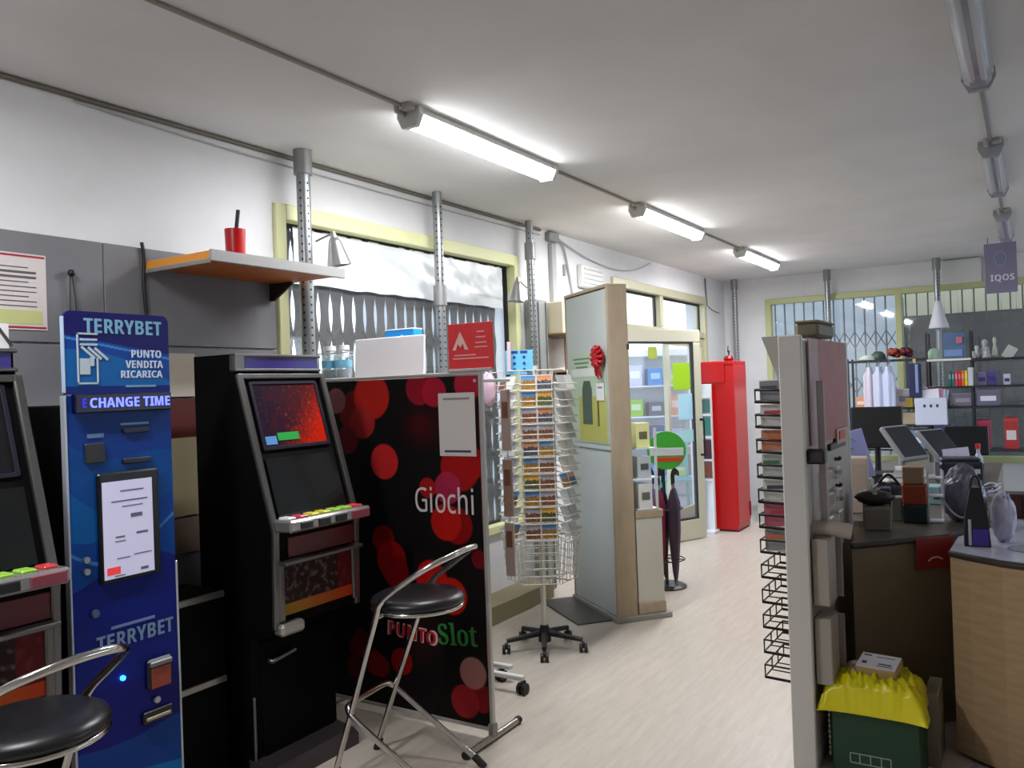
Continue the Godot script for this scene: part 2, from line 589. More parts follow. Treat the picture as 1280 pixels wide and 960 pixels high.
func ceiling_fixtures() -> void:
	var lx := -2.36
	var names := ["lit batten light nearest the viewer above the gaming machines", "large lit white batten light above the red and black banner", "lit white batten light above the tall display partition", "farthest lit batten light before the back wall"]
	var zs := [-0.55, -3.63, -6.22, -8.72]
	for i in 4: fixture(names[i], Vector3(lx, CY, zs[i]), true)
	var un := ["unlit clear batten light nearest the viewer at the upper right", "unlit clear batten light in the middle of the right row", "farthest unlit clear batten light, above the hanging grey sign"]
	var uz := [-3.47, -6.05, -8.4]
	for i in 3: fixture(un[i], Vector3(-0.145, CY, uz[i]), false)
	var runs := [[2.5, 0.25, "grey cable on the ceiling leading to the nearest lit batten light"], [-1.22, -2.93, "grey cable on the ceiling between the first and second lit batten lights"], [-4.27, -5.51, "grey cable on the ceiling between the second and third lit batten lights"], [-6.88, -8.02, "grey cable on the ceiling between the third and farthest lit batten lights"]]
	for r in runs:
		var m := MB.new()
		m.bb(Vector3(lx - 0.01, CY - 0.014, r[1]), Vector3(lx + 0.01, CY, r[0]), 0.003)
		one("ceiling_cable", r[2], "cable", m, mt(col(150, 143, 132), 0.6), "cable run along the left row of lights")
	var rr := [[-2.8, 2.5, "white cable on the ceiling leading to the nearest unlit batten light"], [-5.37, -4.15, "white cable on the ceiling between the two nearer unlit batten lights"], [-7.72, -6.73, "white cable on the ceiling between the two farther unlit batten lights"]]
	for r in rr:
		var m := MB.new()
		m.bb(Vector3(-0.155, CY - 0.014, r[0]), Vector3(-0.135, CY, r[1]), 0.003)
		one("ceiling_cable", r[2], "cable", m, mt(col(150, 148, 150), 0.6), "cable run along the right row of lights")
	# hanging sign at the far right
	var s := thing("hanging_sign", "small mauve grey sign reading IQOS hung from the ceiling", "sign", Vector3(-0.205, 2.36, -9.3))
	obj("board", boxm(Vector3(0, 0.24, 0), Vector3(0.27, 0.48, 0.02), 0.004), mt(col(136, 130, 156), 0.5), s)
	for x in [-0.1, 0.1]: obj("wire", tubem([Vector3(x, 0.48, 0), Vector3(x, 0.54, 0)], 0.003, 6), mt(col(90, 90, 95), 0.4, 0.6), s)
	words(s, "IQOS", 0.2, 0.075, xr(Vector3(0.012, 0.14, 0.011)), mt(col(235, 232, 240), 0.5))
	var ring := MB.new()
	var pts := []
	for k in 20: pts.append(Vector3(0.05 * cos(TAU * k / 20.0), 0.33 + 0.068 * sin(TAU * k / 20.0), 0.011))
	ring.tube(pts, 0.005, 6, true)
	obj("emblem", ring, mt(col(140, 165, 205), 0.5), s)

func perforated_post(label: String, at: Vector3, sleeve: float, r := 0.031) -> Node3D:
	var t := thing("shelving_post", label, "post", at, 0.0, "perforated steel posts standing floor to ceiling")
	var p := MB.new()
	p.lathe([Vector2(r, 0), Vector2(r, CY)], 18)
	obj("tube", p, mt(col(158, 161, 163), 0.34, 0.75), t)
	var s := MB.new()
	s.lathe([Vector2(r, sleeve - 0.0), Vector2(r + 0.012, sleeve), Vector2(r + 0.012, sleeve + 0.13), Vector2(r, sleeve + 0.13)], 18)
	obj("sleeve", s, mt(col(150, 151, 150), 0.45, 0.5), t)
	var h := MB.new()
	for ang in [0.15, 1.25]:
		for k in 66:
			var y := 0.2 + k * 0.04
			if y > sleeve - 0.03 and y < sleeve + 0.16: continue
			var d := Vector3(cos(ang), 0, sin(ang))
			h.tube([Vector3(0, y, 0) + d * (r - 0.006), Vector3(0, y, 0) + d * (r + 0.0008)], 0.0062, 6)
	var ho := obj("perforation", h, mt(col(36, 37, 38), 0.7), t)
	ho.set_meta("kind", "stuff")
	var ft := MB.new()
	ft.lathe([Vector2(0.0, 0.0), Vector2(r + 0.02, 0.0), Vector2(r + 0.02, 0.012), Vector2(r, 0.03)], 18)
	obj("foot", ft, mt(col(120, 121, 122), 0.5, 0.4), t)
	return t

func posts() -> void:
	perforated_post("perforated grey post rising through the end of the orange shelf", Vector3(-3.22, 0, -3.16), CY - 0.13, 0.036)
	perforated_post("perforated grey post in the middle of the left window, collar at half height", Vector3(-3.24, 0, -4.36), 2.16)
	perforated_post("perforated grey post at the right end of the left window", Vector3(-3.26, 0, -5.57), CY - 0.3)
	perforated_post("perforated grey post in the far left corner behind the red cabinet", Vector3(-3.17, 0, -10.55), CY - 0.13)
	perforated_post("perforated grey post before the left pane of the back window", Vector3(-2.03, 0, -10.5), CY - 0.13)
	perforated_post("perforated grey post behind the white cone lamp at the back window", Vector3(-0.85, 0, -10.45), CY - 0.13)
	for L in [["silver cone spotlight clipped to the post above the orange shelf", Vector3(-3.12, 2.44, -3.27), 8.0, -3.2], ["silver cone spotlight clipped to the post at the right end of the left window", Vector3(-3.17, 2.39, -5.22), -6.0, -5.5]]:
		var t := thing("clip_spotlight", L[0], "lamp", L[1], 0.0, "cone spotlights on the posts")
		var s := MB.new()
		s.lathe([Vector2(0.0, 0.03), Vector2(0.014, 0.03), Vector2(0.02, 0.0), Vector2(0.032, -0.02), Vector2(0.066, -0.15), Vector2(0.06, -0.15), Vector2(0.026, -0.02)], 20, xr(Vector3.ZERO, Vector3(L[2], 0, L[2] * 0.6)))
		obj("shade", s, mt(col(196, 197, 196), 0.28, 0.9), t)
		var a := MB.new()
		var dz: float = L[3] - L[1].z
		a.tube(smooth([Vector3(0, 0.02, 0), Vector3(-0.03, 0.01, dz * 0.3), Vector3(-0.07, -0.02, dz * 0.9)]), 0.005, 6)
		obj("arm", a, mt(col(150, 150, 148), 0.3, 0.8), t)
	var w := thing("cone_lamp", "white cone lamp on the post before the back window", "lamp", Vector3(-0.835, 2.105, -10.3))
	var sh := MB.new()
	sh.lathe([Vector2(0.0, 0.3), Vector2(0.035, 0.3), Vector2(0.055, 0.18), Vector2(0.1, 0.02), Vector2(0.1, 0.0), Vector2(0.09, 0.0), Vector2(0.05, 0.17)], 22)
	obj("shade", sh, mt(col(228, 228, 236), 0.45), w)
	obj("neck", tubem([Vector3(0, 0.29, 0), Vector3(0, 0.34, -0.04), Vector3(0, 0.35, -0.13)], 0.012, 8), mt(col(170, 172, 176), 0.4, 0.6), w)
	var sm := MB.new()
	sm.tube([Vector3(0, 0.01, 0), Vector3(0, -0.3, -0.0)], 0.026, 10)
	obj("stem", sm, mt(col(168, 172, 182), 0.4, 0.4), w)

# a folding scissor gate in the XY plane, x to the right; returns a thing
func scissor_gate(label: String, at: Vector3, turn: float, w: float, h: float, pitch: float, m: Material, bar_w: float, node_y: Array, reach: float, waist := 0.0) -> Node3D:
	var t := thing("folding_gate", label, "gate", at, turn)
	var nb := int(w / pitch)
	var lk := MB.new()
	for i in nb + 1:
		var x := i * pitch
		if waist > 0.0:
			# lens shaped openings: the riveted strips bow out between the knots
			var L := PackedVector2Array()
			var R := PackedVector2Array()
			for k in 61:
				var y := h * k / 60.0
				var q := bar_w * 0.5 + waist * pow(absf(cos(PI * (y - node_y[0]) / (node_y[1] - node_y[0]))), 3.0)
				L.append(Vector2(-q, y)); R.append(Vector2(q, y))
			R.reverse()
			L.append_array(R)
			var pb := MB.new()
			pb.prism(L, 0.012, xr(Vector3(x, 0, -0.006)))
			obj("bar", pb, m, t)
		else:
			obj("bar", boxm(Vector3(x, h / 2, 0), Vector3(bar_w, h, 0.014), 0.003), m, t)
		if i == nb: continue
		for y in node_y:
			for s in [-1.0, 1.0]:
				lk.tube([Vector3(x, y - s * reach, 0.016), Vector3(x + pitch, y + s * reach, 0.016)], 0.0065, 5)
			lk.tube([Vector3(x + pitch / 2, y, 0.005), Vector3(x + pitch / 2, y, 0.026)], 0.012, 8)
	var o := obj("lattice", lk, m, t)
	o.set_meta("kind", "stuff")
	for y in [0.0, h]:
		obj("rail", boxm(Vector3(w / 2, y, 0.0), Vector3(w + 0.05, 0.04, 0.035), 0.004), m, t)
	return t

func window_left() -> void:
	var t := thing("window", "long shop window in the left wall with a cream yellow frame", "window", Vector3(WX, 0, -4.295))
	t.name = "window_1"
	t.set_meta("kind", "structure")
	var fm := mt(col(232, 233, 178), 0.5)
	var y0 := 0.55
	var y1 := 2.63
	var hw := 1.225
	for p in [[Vector3(-0.02, y1 - 0.04, 0), Vector3(0.1, 0.085, hw * 2 - 0.14)], [Vector3(-0.02, y0 + 0.03, 0), Vector3(0.1, 0.06, hw * 2 - 0.14)]]:
		obj("frame_rail", boxm(p[0], p[1], 0.005), fm, t)
	for s in [-1, 1]:
		obj("frame_stile", boxm(Vector3(-0.02, (y0 + y1) / 2, s * (hw - 0.035)), Vector3(0.098, y1 - y0 - 0.004, 0.07), 0.005), fm, t)
	var g := MB.new()
	for y in [y0 + 0.065, y1 - 0.092]: g.box(Vector3(-0.06, y, 0), Vector3(0.03, 0.022, hw * 2 - 0.14), 0.002)
	for s in [-1, 1]: g.box(Vector3(-0.06, (y0 + y1) / 2, s * (hw - 0.08)), Vector3(0.03, y1 - y0 - 0.16, 0.022), 0.002)
	obj("gasket", g, mt(col(34, 36, 34), 0.6), t)
	obj("pane", boxm(Vector3(-0.075, (y0 + y1) / 2, 0), Vector3(0.008, y1 - y0 - 0.15, hw * 2 - 0.15), 0.0), clear(0.05), t)
	# white film over the upper part of the pane
	var G := []
	var nz := FastNoiseLite.new()
	nz.seed = 5; nz.frequency = 1.0
	for i in 13:
		var row := []
		for k in 49:
			var z := -3.25 - 2.13 * k / 48.0
			var y := 2.535 - (0.315 + 0.012 * nz.get_noise_1d(z * 3.0)) * i / 12.0
			row.append(Vector3(WX - 0.045 + 0.012 * nz.get_noise_2d(z * 3.2, y * 5.0) * smoothstep(0.0, 0.4, i / 12.0) + 0.004 * nz.get_noise_2d(z * 12.0, y * 14.0), y, z))
		G.append(row)
	var sh := MB.new()
	sh.grid(G)
	var sm := StandardMaterial3D.new()
	sm.albedo_color = col(222, 226, 228)
	sm.roughness = 0.3
	sm.backlight_enabled = true
	sm.backlight = col(70, 73, 75)
	one("plastic_film", "crinkled translucent white film across the top of the left window", "plastic sheet", sh, sm)
	scissor_gate("dark folding scissor gate outside the left window", Vector3(WX - 0.16, 0.5, -3.09), PI / 2, 2.4, 2.1, 0.1, mt(col(24, 27, 29), 0.6), 0.058, [0.61, 0.89, 1.17, 1.45], 0.05, 0.017)

func window_back() -> void:
	var t := thing("window", "wide barred shop window in the back wall with a yellow green frame", "window", Vector3(-0.46, 0, BZ))
	t.name = "window_2"
	t.set_meta("kind", "structure")
	var fm := mt(col(196, 200, 146), 0.5)
	var y0 := 0.6
	var y1 := 2.62
	for y in [y0 + 0.03, y1 - 0.035]:
		obj("frame_rail", boxm(Vector3(0, y, 0.0), Vector3(4.72, 0.07, 0.1), 0.005), fm, t)
	for x in [-2.325, -0.82, 0.74, 2.325]:
		obj("frame_stile", boxm(Vector3(x, (y0 + y1) / 2, 0), Vector3(0.07, y1 - y0 - 0.004, 0.098), 0.005), fm, t)
	var px := [-2.325, -0.82, 0.74, 2.325]
	for i in 3:
		obj("pane", boxm(Vector3((px[i] + px[i + 1]) / 2, (y0 + y1) / 2, -0.06), Vector3(px[i + 1] - px[i] - 0.05, y1 - y0 - 0.12, 0.008), 0.0), clear(0.08), t)
	var gm := mt(col(34, 46, 54), 0.55)
	scissor_gate("blue grey folding gate outside the left pane of the back window", Vector3(-2.74, 0.55, BZ - 0.14), 0.0, 1.42, 2.06, 0.118, gm, 0.018, [0.4, 0.95, 1.5], 0.1)
	scissor_gate("blue grey folding gate outside the middle pane of the back window", Vector3(-1.22, 0.55, BZ - 0.14), 0.0, 1.46, 2.06, 0.118, gm, 0.016, [0.4, 0.95, 1.5], 0.1)
	scissor_gate("blue grey folding gate outside the right pane of the back window", Vector3(0.34, 0.55, BZ - 0.14), 0.0, 1.5, 2.06, 0.118, gm, 0.016, [0.4, 0.95, 1.5], 0.1)
	var cs := MB.new()
	cs.box(Vector3(-0.62, 2.75, BZ + 0.03), Vector3(0.4, 0.27, 0.06), 0.006)
	one("blind_casing", "plain white casing box above the back window beside the hanging sign", "casing", cs, white)

func door_left() -> void:
	var t := thing("door", "aluminium double shop door in the left wall with glass transoms", "door", Vector3(WX, 0, -8.58))
	t.name = "door_1"
	t.set_meta("kind", "structure")
	var fm := mt(col(196, 192, 162), 0.45, 0.2)
	# z local: +1.34 near, -1.34 far
	obj("frame_head", boxm(Vector3(-0.03, 2.595, 0), Vector3(0.12, 0.09, 2.68), 0.004), fm, t)
	obj("transom_rail", boxm(Vector3(-0.03, 2.17, 0), Vector3(0.1, 0.07, 2.56), 0.004), fm, t)
	for z in [1.3, -1.3]: obj("jamb", boxm(Vector3(-0.03, 1.275, z), Vector3(0.12, 2.55, 0.08), 0.004), fm, t)
	obj("mullion", boxm(Vector3(-0.03, 2.38, 0.1), Vector3(0.1, 0.34, 0.09), 0.004), fm, t)
	var gk := MB.new()
	for s in [[1.26, 0.145], [0.055, -1.26]]:
		var a: float = s[0]
		var b: float = s[1]
		gk.box(Vector3(-0.05, 2.54, (a + b) / 2), Vector3(0.03, 0.025, absf(a - b)), 0.002)
		gk.box(Vector3(-0.05, 2.38, a), Vector3(0.03, 0.32, 0.025), 0.002)
		gk.box(Vector3(-0.05, 2.38, b), Vector3(0.03, 0.32, 0.025), 0.002)
		obj("pane", boxm(Vector3(-0.05, 2.38, (a + b) / 2), Vector3(0.008, 0.33, absf(a - b)), 0.0), clear(0.06), t)
	obj("gasket", gk, mt(col(40, 40, 36), 0.6), t)
	# fixed far leaf
	var fl := MB.new()
	fl.box(Vector3(-0.03, 0.09, -0.66), Vector3(0.05, 0.18, 1.2), 0.004)
	fl.box(Vector3(-0.03, 2.08, -0.66), Vector3(0.05, 0.1, 1.2), 0.004)
	for z in [-0.09, -1.22]: fl.box(Vector3(-0.03, 1.08, z), Vector3(0.05, 1.9, 0.08), 0.004)
	obj("fixed_leaf", fl, fm, t)
	obj("pane", boxm(Vector3(-0.03, 1.1, -0.66), Vector3(0.008, 1.86, 1.06), 0.0), clear(0.06), t)
	# near leaf, swung a little into the room: hinge at the near jamb
	var hinge := Vector3(WX, 0, -7.3)
	var freee := Vector3(-2.9, 0, -8.33)
	var L := hinge.distance_to(freee)
	var leaf := Node3D.new()
	leaf.name = "open_leaf"
	t.add_child(leaf, true)
	leaf.position = Vector3(0, 0, 1.28)
	leaf.rotation.y = atan2(1.03, 0.46) - 0.0
	# local x runs from the hinge to the free edge
	var lf := MB.new()
	lf.box(Vector3(L / 2, 0.11, 0), Vector3(L, 0.2, 0.05), 0.004)
	lf.box(Vector3(L / 2, 2.08, 0), Vector3(L, 0.12, 0.05), 0.004)
	for x in [0.045, L - 0.05]: lf.box(Vector3(x, 1.075, 0), Vector3(0.1, 1.86, 0.05), 0.004)
	obj("leaf_frame", lf, mt(col(204, 200, 178), 0.42, 0.2), leaf)
	var lg := MB.new()
	for x in [0.1, L - 0.11]: lg.box(Vector3(x, 1.11, 0), Vector3(0.02, 1.82, 0.04), 0.002)
	for y in [0.22, 2.01]: lg.box(Vector3(L / 2, y, 0), Vector3(L - 0.2, 0.02, 0.04), 0.002)
	obj("gasket", lg, mt(col(36, 42, 38), 0.6), leaf)
	obj("pane", boxm(Vector3(L / 2, 1.115, 0), Vector3(L - 0.2, 1.8, 0.008), 0.0), clear(0.06), leaf)
	var hd := MB.new()
	hd.tube([Vector3(L - 0.04, 0.86, 0.03), Vector3(L - 0.04, 0.86, 0.075), Vector3(L - 0.04, 1.22, 0.075), Vector3(L - 0.04, 1.22, 0.03)], 0.014, 8)
	obj("handle", hd, mt(col(30, 30, 32), 0.4), leaf)
	# notices stuck on the glass of the open leaf
	var dir := (freee - hinge).normalized()
	var nrm := Vector3(-dir.z, 0, dir.x)
	if nrm.x < 0: nrm = -nrm
	var yaw := atan2(-dir.z, dir.x)
	var sheets := [["lime_notice", "lime green notice stuck to the glass of the open door", 0.86, 1.67, 0.24, 0.27, col(160, 205, 20)], ["pale_blue_notice", "pale blue notice on the open door glass below the lime one", 0.90, 1.36, 0.2, 0.26, col(170, 215, 235)], ["pale_teal_notice", "small pale teal notice low on the open door glass", 0.9, 1.06, 0.2, 0.12, col(165, 210, 215)], ["yellow_green_notice", "small yellow green notice at the top of the open door glass", 0.47, 1.91, 0.12, 0.12, col(170, 180, 70)]]
	for s in sheets:
		var mb := MB.new()
		mb.box(Vector3.ZERO, Vector3(s[4], s[5], 0.003), 0.0, Transform3D(Basis(Vector3.UP, yaw), hinge + dir * s[2] + nrm * 0.008 + Vector3.UP * s[3]))
		one(s[0], s[1], "notice", mb, mt(s[6], 0.5))

func wall_fittings() -> void:
	# orange shelf over the machines
	var s := thing("wall_shelf", "orange wooden wall shelf with a grey metal edge above the gaming machines", "shelf", Vector3(WX + 0.026, 2.19, -2.69))
	var om := noisy(41, 0.02, col(196, 96, 18), col(222, 122, 30), 0.45, Vector3(1, 1, 4))
	obj("board", boxm(Vector3(0.22, 0.018, 0), Vector3(0.44, 0.03, 0.78), 0.002), om, s)
	obj("added_top_sheet", boxm(Vector3(0.22, 0.036, 0), Vector3(0.43, 0.006, 0.77), 0.001), mt(col(168, 167, 166), 0.5), s)  # unseen grey sheet, added to keep orange bounce off the ceiling
	obj("end_band", boxm(Vector3(0.22, 0.018, 0.394), Vector3(0.44, 0.036, 0.012), 0.002), mt(col(238, 158, 60), 0.5), s)
	obj("edge_strip", boxm(Vector3(0.447, 0.016, 0), Vector3(0.016, 0.05, 0.8), 0.003), mt(col(172, 170, 168), 0.4, 0.3), s)
	obj("edge_strip", boxm(Vector3(0.22, -0.008, 0.4), Vector3(0.45, 0.018, 0.012), 0.002), mt(col(160, 158, 156), 0.4, 0.3), s)
	var bk := MB.new()
	bk.prism(PackedVector2Array([Vector2(0, 0), Vector2(0.16, 0), Vector2(0.16, -0.015), Vector2(0.03, -0.09), Vector2(0, -0.09)]), 0.012, xr(Vector3(0, 0.0, -0.33)))
	obj("bracket", bk, mt(col(44, 38, 34), 0.5), s)
	var cup := thing("red_cup", "small red cup with a dark brush handle standing on the orange shelf", "cup", Vector3(-3.08, 2.229, -2.585))
	var cm := MB.new()
	cm.lathe([Vector2(0.0, 0), Vector2(0.042, 0), Vector2(0.047, 0.15), Vector2(0.041, 0.15), Vector2(0.037, 0.01), Vector2(0, 0.01)], 22)
	obj("body", cm, mt(col(196, 16, 22), 0.3), cup)
	obj("brush_handle", tubem([Vector3(0, 0.012, 0), Vector3(0.004, 0.12, 0), Vector3(0.012, 0.24, -0.012)], 0.009, 8), mt(col(40, 34, 30), 0.5), cup)
	# notice on the grey panel
	var nt := thing("wall_notice", "white paper notice with red edge bands pinned on the grey panelling", "notice", Vector3(WX + 0.026, 1.9, -1.63), PI / 2)
	obj("paper", boxm(Vector3(0, 0.15, 0.001), Vector3(0.44, 0.3, 0.002), 0.0), mt(col(224, 214, 212), 0.7), nt)
	for y in [0.29, 0.01]: obj("red_band", boxm(Vector3(0, y, 0.0025), Vector3(0.43, 0.008, 0.001), 0.0), mt(col(176, 42, 50), 0.6), nt)
	obj("highlight_band", boxm(Vector3(0.02, 0.05, 0.0025), Vector3(0.36, 0.055, 0.001), 0.0), mt(col(206, 210, 140), 0.7), nt)
	var lines := MB.new()
	for k in 9: lines.box(Vector3(0.0, 0.245 - k * 0.019, 0.0027), Vector3(0.36 if k % 3 else 0.3, 0.009 if k in [1, 2] else 0.004, 0.001))
	obj("printed_lines", lines, mt(col(96, 92, 96), 0.7), nt)
	var hk := thing("wall_hook", "black round wall knob with a doubled cord above the blue kiosk", "hook", Vector3(WX + 0.03, 2.14, -1.945))
	var km := MB.new()
	km.blob(Vector3(0.015, 0, 0), Vector3(0.03, 0.03, 0.03), 0.0, 1.0, 1, 8)
	obj("knob", km, mt(col(28, 34, 34), 0.4), hk)
	obj("cord", tubem([Vector3(0.012, -0.01, 0.004), Vector3(0.012, -0.2, 0.01)], 0.003, 6), mt(col(60, 60, 60), 0.6), hk)
	obj("cord", tubem([Vector3(0.012, -0.01, -0.004), Vector3(0.012, -0.1, -0.015), Vector3(0.012, -0.2, -0.02)], 0.003, 6), mt(col(60, 60, 60), 0.6), hk)
	var rc := MB.new()
	rc.tube(smooth([Vector3(WX + 0.035, 2.31, -2.275), Vector3(WX + 0.035, 2.24, -2.285), Vector3(WX + 0.035, 2.1, -2.28), Vector3(WX + 0.035, 1.86, -2.30)]), 0.008, 6)
	one("hanging_cable", "black cable hanging down the grey panelling at the shelf's left end", "cable", rc, mt(col(24, 25, 26), 0.5))
	# posters low on the wall between kiosk and machine
	var pz := -2.435
	for d in [[1.72, 0.2, col(196, 186, 170), "plain beige leaflet, topmost on the wall between kiosk and machine"], [1.25, 0.36, col(186, 172, 136), "tall beige leaflet in the middle of the wall between kiosk and machine"], [0.98, 0.16, col(150, 128, 112), "brown tinted leaflet, lowest on the wall between kiosk and machine"]]:
		var mb := MB.new()
		mb.box(Vector3(WX + 0.03, d[0], pz), Vector3(0.003, d[1], 0.2), 0.0)
		one("leaflet", d[3], "leaflet", mb, mt(d[2], 0.7))
	var rp := MB.new()
	rp.box(Vector3(WX + 0.028, 1.5, pz), Vector3(0.002, 0.22, 0.22), 0.0)
	one("red_leaflet", "dark red leaflet on the wall between the kiosk and the machine", "leaflet", rp, mt(col(84, 24, 20), 0.6))
	# trunking, cable, grille near the ceiling right of the window
	var tk := thing("cable_trunking", "grey vertical cable trunking with a junction box under the ceiling", "trunking", Vector3(WX, 2.0, -6.07))
	obj("trunk", boxm(Vector3(0.02, 0.4, 0), Vector3(0.04, 0.8, 0.07), 0.004), mt(col(176, 176, 178), 0.5), tk)
	obj("junction_box", boxm(Vector3(0.025, 0.85, 0.0), Vector3(0.05, 0.075, 0.16), 0.006), mt(col(150, 150, 152), 0.5), tk)
	var c1 := MB.new()
	c1.tube(smooth([Vector3(WX + 0.02, 2.85, -6.15), Vector3(WX + 0.02, 2.8, -6.27), Vector3(WX + 0.015, 2.6, -6.36), Vector3(WX + 0.015, 2.4, -6.42), Vector3(WX + 0.015, 2.2, -6.45)]), 0.009, 6)
	one("wall_wire", "grey wire drooping from the junction box under the ceiling", "cable", c1, mt(col(170, 168, 165), 0.6))
	var c2 := MB.new()
	c2.tube(smooth([Vector3(WX + 0.02, 2.85, -6.2), Vector3(WX + 0.015, 2.76, -6.7), Vector3(WX + 0.015, 2.715, -7.3), Vector3(WX + 0.015, 2.76, -7.8), Vector3(WX + 0.015, 2.87, -8.2)]), 0.008, 6)
	one("looped_wire", "pale wire sagging in a long loop along the wall above the door", "cable", c2, mt(col(196, 196, 200), 0.6))
	var gr := thing("wall_grille", "white louvred wall box high above the display partition", "vent", Vector3(WX, 2.48, -6.75))
	obj("housing", boxm(Vector3(0.03, 0.1, 0), Vector3(0.06, 0.2, 0.42), 0.012), mt(col(222, 222, 220), 0.5), gr)
	for k in 4: obj("slat", boxm(Vector3(0.062, 0.04 + k * 0.04, 0), Vector3(0.012, 0.014, 0.36), 0.002), mt(col(206, 206, 204), 0.5), gr)
	var sw := MB.new()
	sw.box(Vector3(WX + 0.012, 2.6, -6.29), Vector3(0.024, 0.1, 0.02), 0.004)
	one("wall_bracket", "tiny grey bracket on the wall beside the cable trunking", "bracket", sw, mt(col(160, 160, 160), 0.5))
	var cb := thing("cream_cabinet", "cream wall cabinet between window and display partition", "cabinet", Vector3(WX, 2.03, -6.1))
	obj("body", boxm(Vector3(0.11, 0.13, 0), Vector3(0.22, 0.26, 0.5), 0.008), mt(col(238, 228, 196), 0.5), cb)
	obj("base_board", boxm(Vector3(0.12, -0.008, 0), Vector3(0.24, 0.016, 0.52), 0.002), mt(col(122, 92, 52), 0.5), cb)
	var pb := thing("pipe_casing", "grey boxed pipe casing on the wall right of the left window", "casing", Vector3(WX, 0.0, -5.72))
	obj("casing", boxm(Vector3(0.05, 1.15, 0), Vector3(0.1, 2.3, 0.2), 0.01), mt(col(150, 153, 150), 0.5, 0.2), pb)
	for z in [0.06, -0.06]: obj("rib", boxm(Vector3(0.105, 1.15, z), Vector3(0.012, 2.26, 0.012), 0.003), mt(col(128, 132, 130), 0.5, 0.2), pb)
	var c3 := MB.new()
	c3.tube(smooth([Vector3(WX + 0.012, 2.88, -9.96), Vector3(WX + 0.012, 2.78, -9.96), Vector3(WX + 0.012, 2.7, -9.97), Vector3(WX + 0.012, 2.55, -9.99)]), 0.009, 6)
	c3.tube(smooth([Vector3(WX + 0.012, 2.55, -9.99), Vector3(WX + 0.012, 2.5, -10.2), Vector3(WX + 0.012, 2.48, -10.45)]), 0.005, 6)
	one("corner_wire", "thin dark wire on the wall in the far left corner", "cable", c3, mt(col(120, 116, 128), 0.6))

func matt_black() -> StandardMaterial3D:
	var m := mt(col(6, 6, 7), 0.62)
	m.metallic_specular = 0.22
	return m

